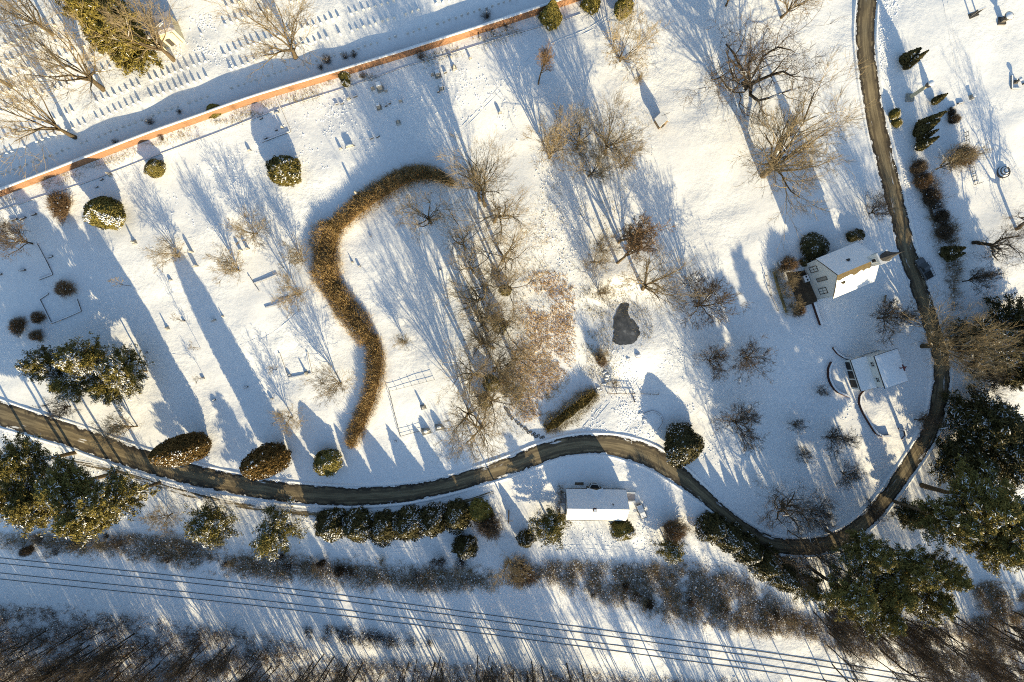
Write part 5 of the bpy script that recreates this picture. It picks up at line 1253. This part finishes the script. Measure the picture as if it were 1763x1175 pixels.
def barn():
    # two-level white house: low garage front to the west, taller block behind
    a, b = P(1509, 615, 7.0), P(1522, 667, 7.0)          # west top edge of main block, north to south
    d = b - a; Lw = math.hypot(d.x, d.y); yaw = math.atan2(a.y - b.y, a.x - b.x) - math.pi / 2   # local +y points north
    c = P(1547, 605, 6.4)
    dep = math.hypot(c.x - a.x, c.y - a.y)
    mid = (a + b) / 2; z = float(zg(mid.x, mid.y)) - .2
    t = thing("white_house", "two-level white house with flat snowy roofs and dark garage openings", "house", (mid.x, mid.y, z), yaw)
    w = MB(); w.box((dep / 2, 0, 2.3), (dep, Lw, 8.6)); w.build("wall", ['white_paint'], t)
    def slab(name, x0, x1, y0, y1, z0, z1, mat):
        m = MB(); m.add([(x0, y0, z0), (x1, y0, z1), (x1, y1, z1), (x0, y1, z0), (x0, y0, z0 + .3), (x1, y0, z1 + .3), (x1, y1, z1 + .3), (x0, y1, z0 + .3)],
            [(3, 2, 1, 0), (4, 5, 6, 7), (0, 1, 5, 4), (1, 2, 6, 5), (2, 3, 7, 6), (3, 0, 4, 7)]); return m.build(name, [mat], t)
    ro = slab("roof", -.25, dep + .3, -Lw / 2 - .3, Lw / 2 + .3, 6.95, 6.35, 'slate')
    m = MB(); nx = 14; vs = []; fs = []
    for i in range(nx + 1):
        for j in range(nx + 1):
            x = -.2 + (dep + .45) * i / nx; y = -Lw / 2 - .25 + (Lw + .5) * j / nx; e = 0 if i in (0, nx) or j in (0, nx) else 1
            vs.append((x, y, 7.26 - .6 * i / nx + .17 * e + R.uniform(0, .03)))
    for i in range(nx):
        for j in range(nx): fs.append((i * (nx + 1) + j, (i + 1) * (nx + 1) + j, (i + 1) * (nx + 1) + j + 1, i * (nx + 1) + j + 1))
    m.add(vs, fs); m.build("snow", ['snow'], ro)
    # lower front
    x0 = -2.6
    lf = MB(); lf.box((x0 / 2 - .01, 0, .6), (-x0 - .02, Lw * 1.02, 4.6)); lf.build("garage_wall", ['white_paint'], t)
    r2 = slab("garage_roof", x0 - .5, -.012, -Lw * .54, Lw * .54, 3.0, 3.9, 'slate')
    m = MB(); m.add([(x0 - .45, -Lw * .535, 3.31), (-.02, -Lw * .535, 4.2), (-.02, Lw * .535, 4.2), (x0 - .45, Lw * .535, 3.31), (x0 - .35, -Lw * .52, 3.5), (-.02, -Lw * .52, 4.38), (-.02, Lw * .52, 4.38), (x0 - .35, Lw * .52, 3.5)],
        [(4, 5, 6, 7), (0, 1, 5, 4), (2, 3, 7, 6), (3, 0, 4, 7)]); m.build("snow", ['snow'], r2)
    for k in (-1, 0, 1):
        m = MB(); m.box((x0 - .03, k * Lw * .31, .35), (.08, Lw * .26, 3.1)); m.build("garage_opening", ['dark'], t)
    for yy in (Lw * .26, -Lw * .26): frame_window(t, (0, yy, 5.6), 1.15, 1.0, 'x', 'trim', 'dark')
    m = MB(); m.box((dep * .45, Lw / 2 + .25, 2.2), (dep * .9, .06, .3)); m.build("north_ledge", ['stone_dark'], t)
    v = MB(); v.tube([Vector((dep * .8, -.3, 6.8)), Vector((dep * .8, -.3, 8.6))], .05, .05, 6)
    v.box((dep * .8, -.3, 8.2), (1.5, .14, .28)); v.box((dep * .8, -.3, 8.25), (.14, 1.5, .28)); v.lathe([(.02, 0), (.3, .2), (.02, .45)], 8, (dep * .8, -.3, 8.4))
    v.build("weather_vane", ['red'], t)
    for yy in (.15, .75):
        m = MB(); m.lathe([(.32, -.2), (.34, .5), (.3, .7)], 10, (1.1 + yy * 2.6, -Lw / 2 - 1.0, -.1)); m.build("barrel", ['dark'], t)
barn()

def shed():
    p = P(1136, 213); t = thing("shed", "tiny shed with a steep white roof alone on open snow", "shed", p, .55)
    a = MB(); a.prism([(-1.0, -1.0, -.5), (1.0, -1.0, -.5), (1.0, -1.0, 1.7), (0, -1.0, 3.4), (-1.0, -1.0, 1.7)], (0, 0, 0), (0, 2.0, 0)); a.build("wall", ['wood'], t)
    r = MB()
    for s in (-1, 1):
        q = [(0, -1.2, 3.45), (s * 1.3, -1.2, 1.25), (s * 1.3, -1.2, 1.4), (0, -1.2, 3.6)]; r.prism(q, (0, 0, 0), (0, 2.4, 0), 0)
        q = [(0, -1.15, 3.62), (s * 1.27, -1.15, 1.45), (s * 1.27, -1.15, 1.6), (0, -1.15, 3.78)]; r.prism(q, (0, 0, 0), (0, 2.3, 0), 1)
    r.build("roof", ['shingle', 'snow'], t)
    d = MB(); d.box((0, -1.03, .6), (.7, .08, 1.6)); d.build("door", ['dark'], t)
    w = MB(); w.tube([Vector((0, 0, 3.4)), Vector((0, 0, 4.6))], .05, .04, 5); w.tube([Vector((-.8, .2, 4.0)), Vector((.9, -.2, 4.4))], .05, .05, 5); w.build("weather_arm", ['metal'], t)
shed()
def mausoleum():
    a, b = P(245, 33, 4.0), P(287, 18, 4.0); d = b - a; rz = math.atan2(d.y, d.x); L_ = math.hypot(d.x, d.y)
    c = P(272, 43, 4.0); z = float(zg(c.x, c.y)); W = 4.2
    t = thing("mausoleum", "small cream stone mausoleum with a grey roof among the headstones", "mausoleum", (c.x, c.y, z), rz)
    m = MB(); m.box((0, 0, 1.3), (L_, W, 5.2)); m.build("wall", ['cream'], t)
    m = MB(); m.box((0, 0, 4.0), (L_ + .5, W + .5, .3)); m.box((0, 0, 4.3), (L_ + .4, W + .4, .35), 0, 0, .8); r = m.build("roof", ['lead_roof'], t)
    m = MB(); m.box((.8, -.6, 4.55), (1.2, .4, .12), 0, .5); m.build("snow", ['snow'], r)
    m = MB(); m.box((0, -W / 2 - .03, .9), (1.1, .1, 2.3)); m.build("door", ['metal'], t)
    for s in (-1, 1):
        m = MB(); m.lathe([(.24, -.4), (.22, .0), (.19, 3.7), (.26, 3.84)], 10, (s * L_ * .36, -W / 2 - .32, 0)); m.build("pillar", ['cream'], t)
mausoleum()

# ------------------------------------------------------------------ vehicles
def car(x, y, rz, label, paint, snowy=False, pickup=True):
    p = P(x, y); t = thing("pickup_truck" if pickup else "parked_car", label, "pickup" if pickup else "car", p, rz)
    gx = GX * math.cos(rz) + GY * math.sin(rz); gy = -GX * math.sin(rz) + GY * math.cos(rz)
    t.rotation_euler = (math.atan(gy), -math.atan(gx), rz)
    Lc, Wc = (5.4, 1.95) if pickup else (3.9, 1.7)
    def loft(mb, secs, mi=0):
        n = len(secs[0]); vs = [q for s in secs for q in s]
        fs = [(i * n + j, (i + 1) * n + j, (i + 1) * n + (j + 1) % n, i * n + (j + 1) % n) for i in range(len(secs) - 1) for j in range(n)]
        fs += [tuple(range(n)), tuple(range((len(secs) - 1) * n, len(secs) * n))[::-1]]; mb.add(vs, fs, mi)
    def sec(x, w, z0, z1, r=.12): return [(x, -w / 2, z0), (x, w / 2, z0), (x, w / 2, z1 - r), (x, w / 2 - r * 1.2, z1), (x, -w / 2 + r * 1.2, z1), (x, -w / 2, z1 - r)]
    h = Lc / 2; b = MB()
    loft(b, [sec(-h, Wc * .86, .42, .9), sec(-h + .12, Wc * .97, .36, 1.02), sec(-h + 1.0, Wc, .34, 1.06), sec(h - 1.6, Wc, .34, 1.04), sec(h - .5, Wc * .97, .36, .98), sec(h - .1, Wc * .9, .4, .88), sec(h, Wc * .8, .45, .78)])
    bo = b.build("body", [paint], t, False)
    c = MB(); c0, c1 = (-.55, h - 1.35) if pickup else (-h + .35, h - 1.1)
    loft(c, [sec(c0, Wc * .9, 1.0, 1.12), sec(c0 + .35, Wc * .8, 1.0, 1.72), sec(c1 - .85, Wc * .8, 1.0, 1.74), sec(c1, Wc * .9, 1.0, 1.08)])
    c.build("cabin", ['glass' if not snowy else 'snow'], t)
    r = MB(); r.box(((c0 + .35 + c1 - .85) / 2, 0, 1.765), (c1 - c0 - 1.3, Wc * .74, .06)); r.build("roof_panel", [paint if not snowy else 'snow'], t)
    if pickup:
        m = MB(); m.box((-h + .95, 0, 1.075), (1.55, Wc * .78, .05)); m.build("bed_liner", ['dark'], t)
        m = MB()
        for xx in (-h + .35, -h + .95, -h + 1.6): m.tube([Vector((xx, -Wc * .44, 1.05)), Vector((xx, -Wc * .44, 1.7)), Vector((xx, Wc * .44, 1.7)), Vector((xx, Wc * .44, 1.05))], .04, .04, 5)
        for yy in (-Wc * .44, Wc * .44): m.tube([Vector((-h + .3, yy, 1.72)), Vector((h - 1.6, yy, 1.84))], .035, .035, 5)
        m.build("ladder_rack", ['metal'], t)
    if snowy:
        m = MB(); m.box((h - .75, 0, 1.06), (1.1, Wc * .86, .14), 0, 0, .85); m.box(((c0 + c1) / 2 - .1, 0, 1.86), (c1 - c0 - 1.2, Wc * .74, .16), 0, 0, .9); m.build("snow", ['snow'], t)
    else:
        m = MB(); m.box((h - .75, 0, 1.03), (1.0, Wc * .8, .04), 0, 0, .9); m.build("bonnet", [paint], t)
    for sx in (-h + .95, h - 1.0):
        for sy in (-1, 1):
            w = MB(); n = 14
            for k, (r0, y0) in enumerate(((.36, 0),)):
                ring = [(sx + .36 * math.cos(2 * math.pi * i / n), 0, .36 + .36 * math.sin(2 * math.pi * i / n)) for i in range(n)]
                yo = sy * (Wc / 2 - .1); w.prism([(q[0], yo - .11, q[2]) for q in ring], (0, 0, 0), (0, .22, 0))
            wo = w.build("wheel", ['rubber'], t)
            w2 = MB(); ring = [(sx + .2 * math.cos(2 * math.pi * i / n), 0, .36 + .2 * math.sin(2 * math.pi * i / n)) for i in range(n)]
            w2.prism([(q[0], sy * (Wc / 2 + .012) - .01, q[2]) for q in ring], (0, 0, 0), (0, .02, 0)); w2.build("rim", ['stone'], wo)
    for sy in (-1, 1):
        m = MB(); m.box((h - .06, sy * Wc * .34, .74), (.12, .32, .16)); m.build("headlight", ['trim'], t)
        m = MB(); m.box((-h + .0, sy * Wc * .38, .8), (.08, .2, .22)); m.build("tail_light", ['red'], t)
        m = MB(); m.box((c1 - .35, sy * (Wc / 2 + .1), 1.12), (.14, .2, .14)); m.build("mirror", ['dark'], t)
car(1587, 463, math.atan2(36, -23), "dark grey pickup with a roof rack parked on the road by the church", 'car_paint')
car(1103, 878, math.atan2(25, -11), "small car buried in snow beside the cottage", 'car_paint', True, False)

flush_labels()
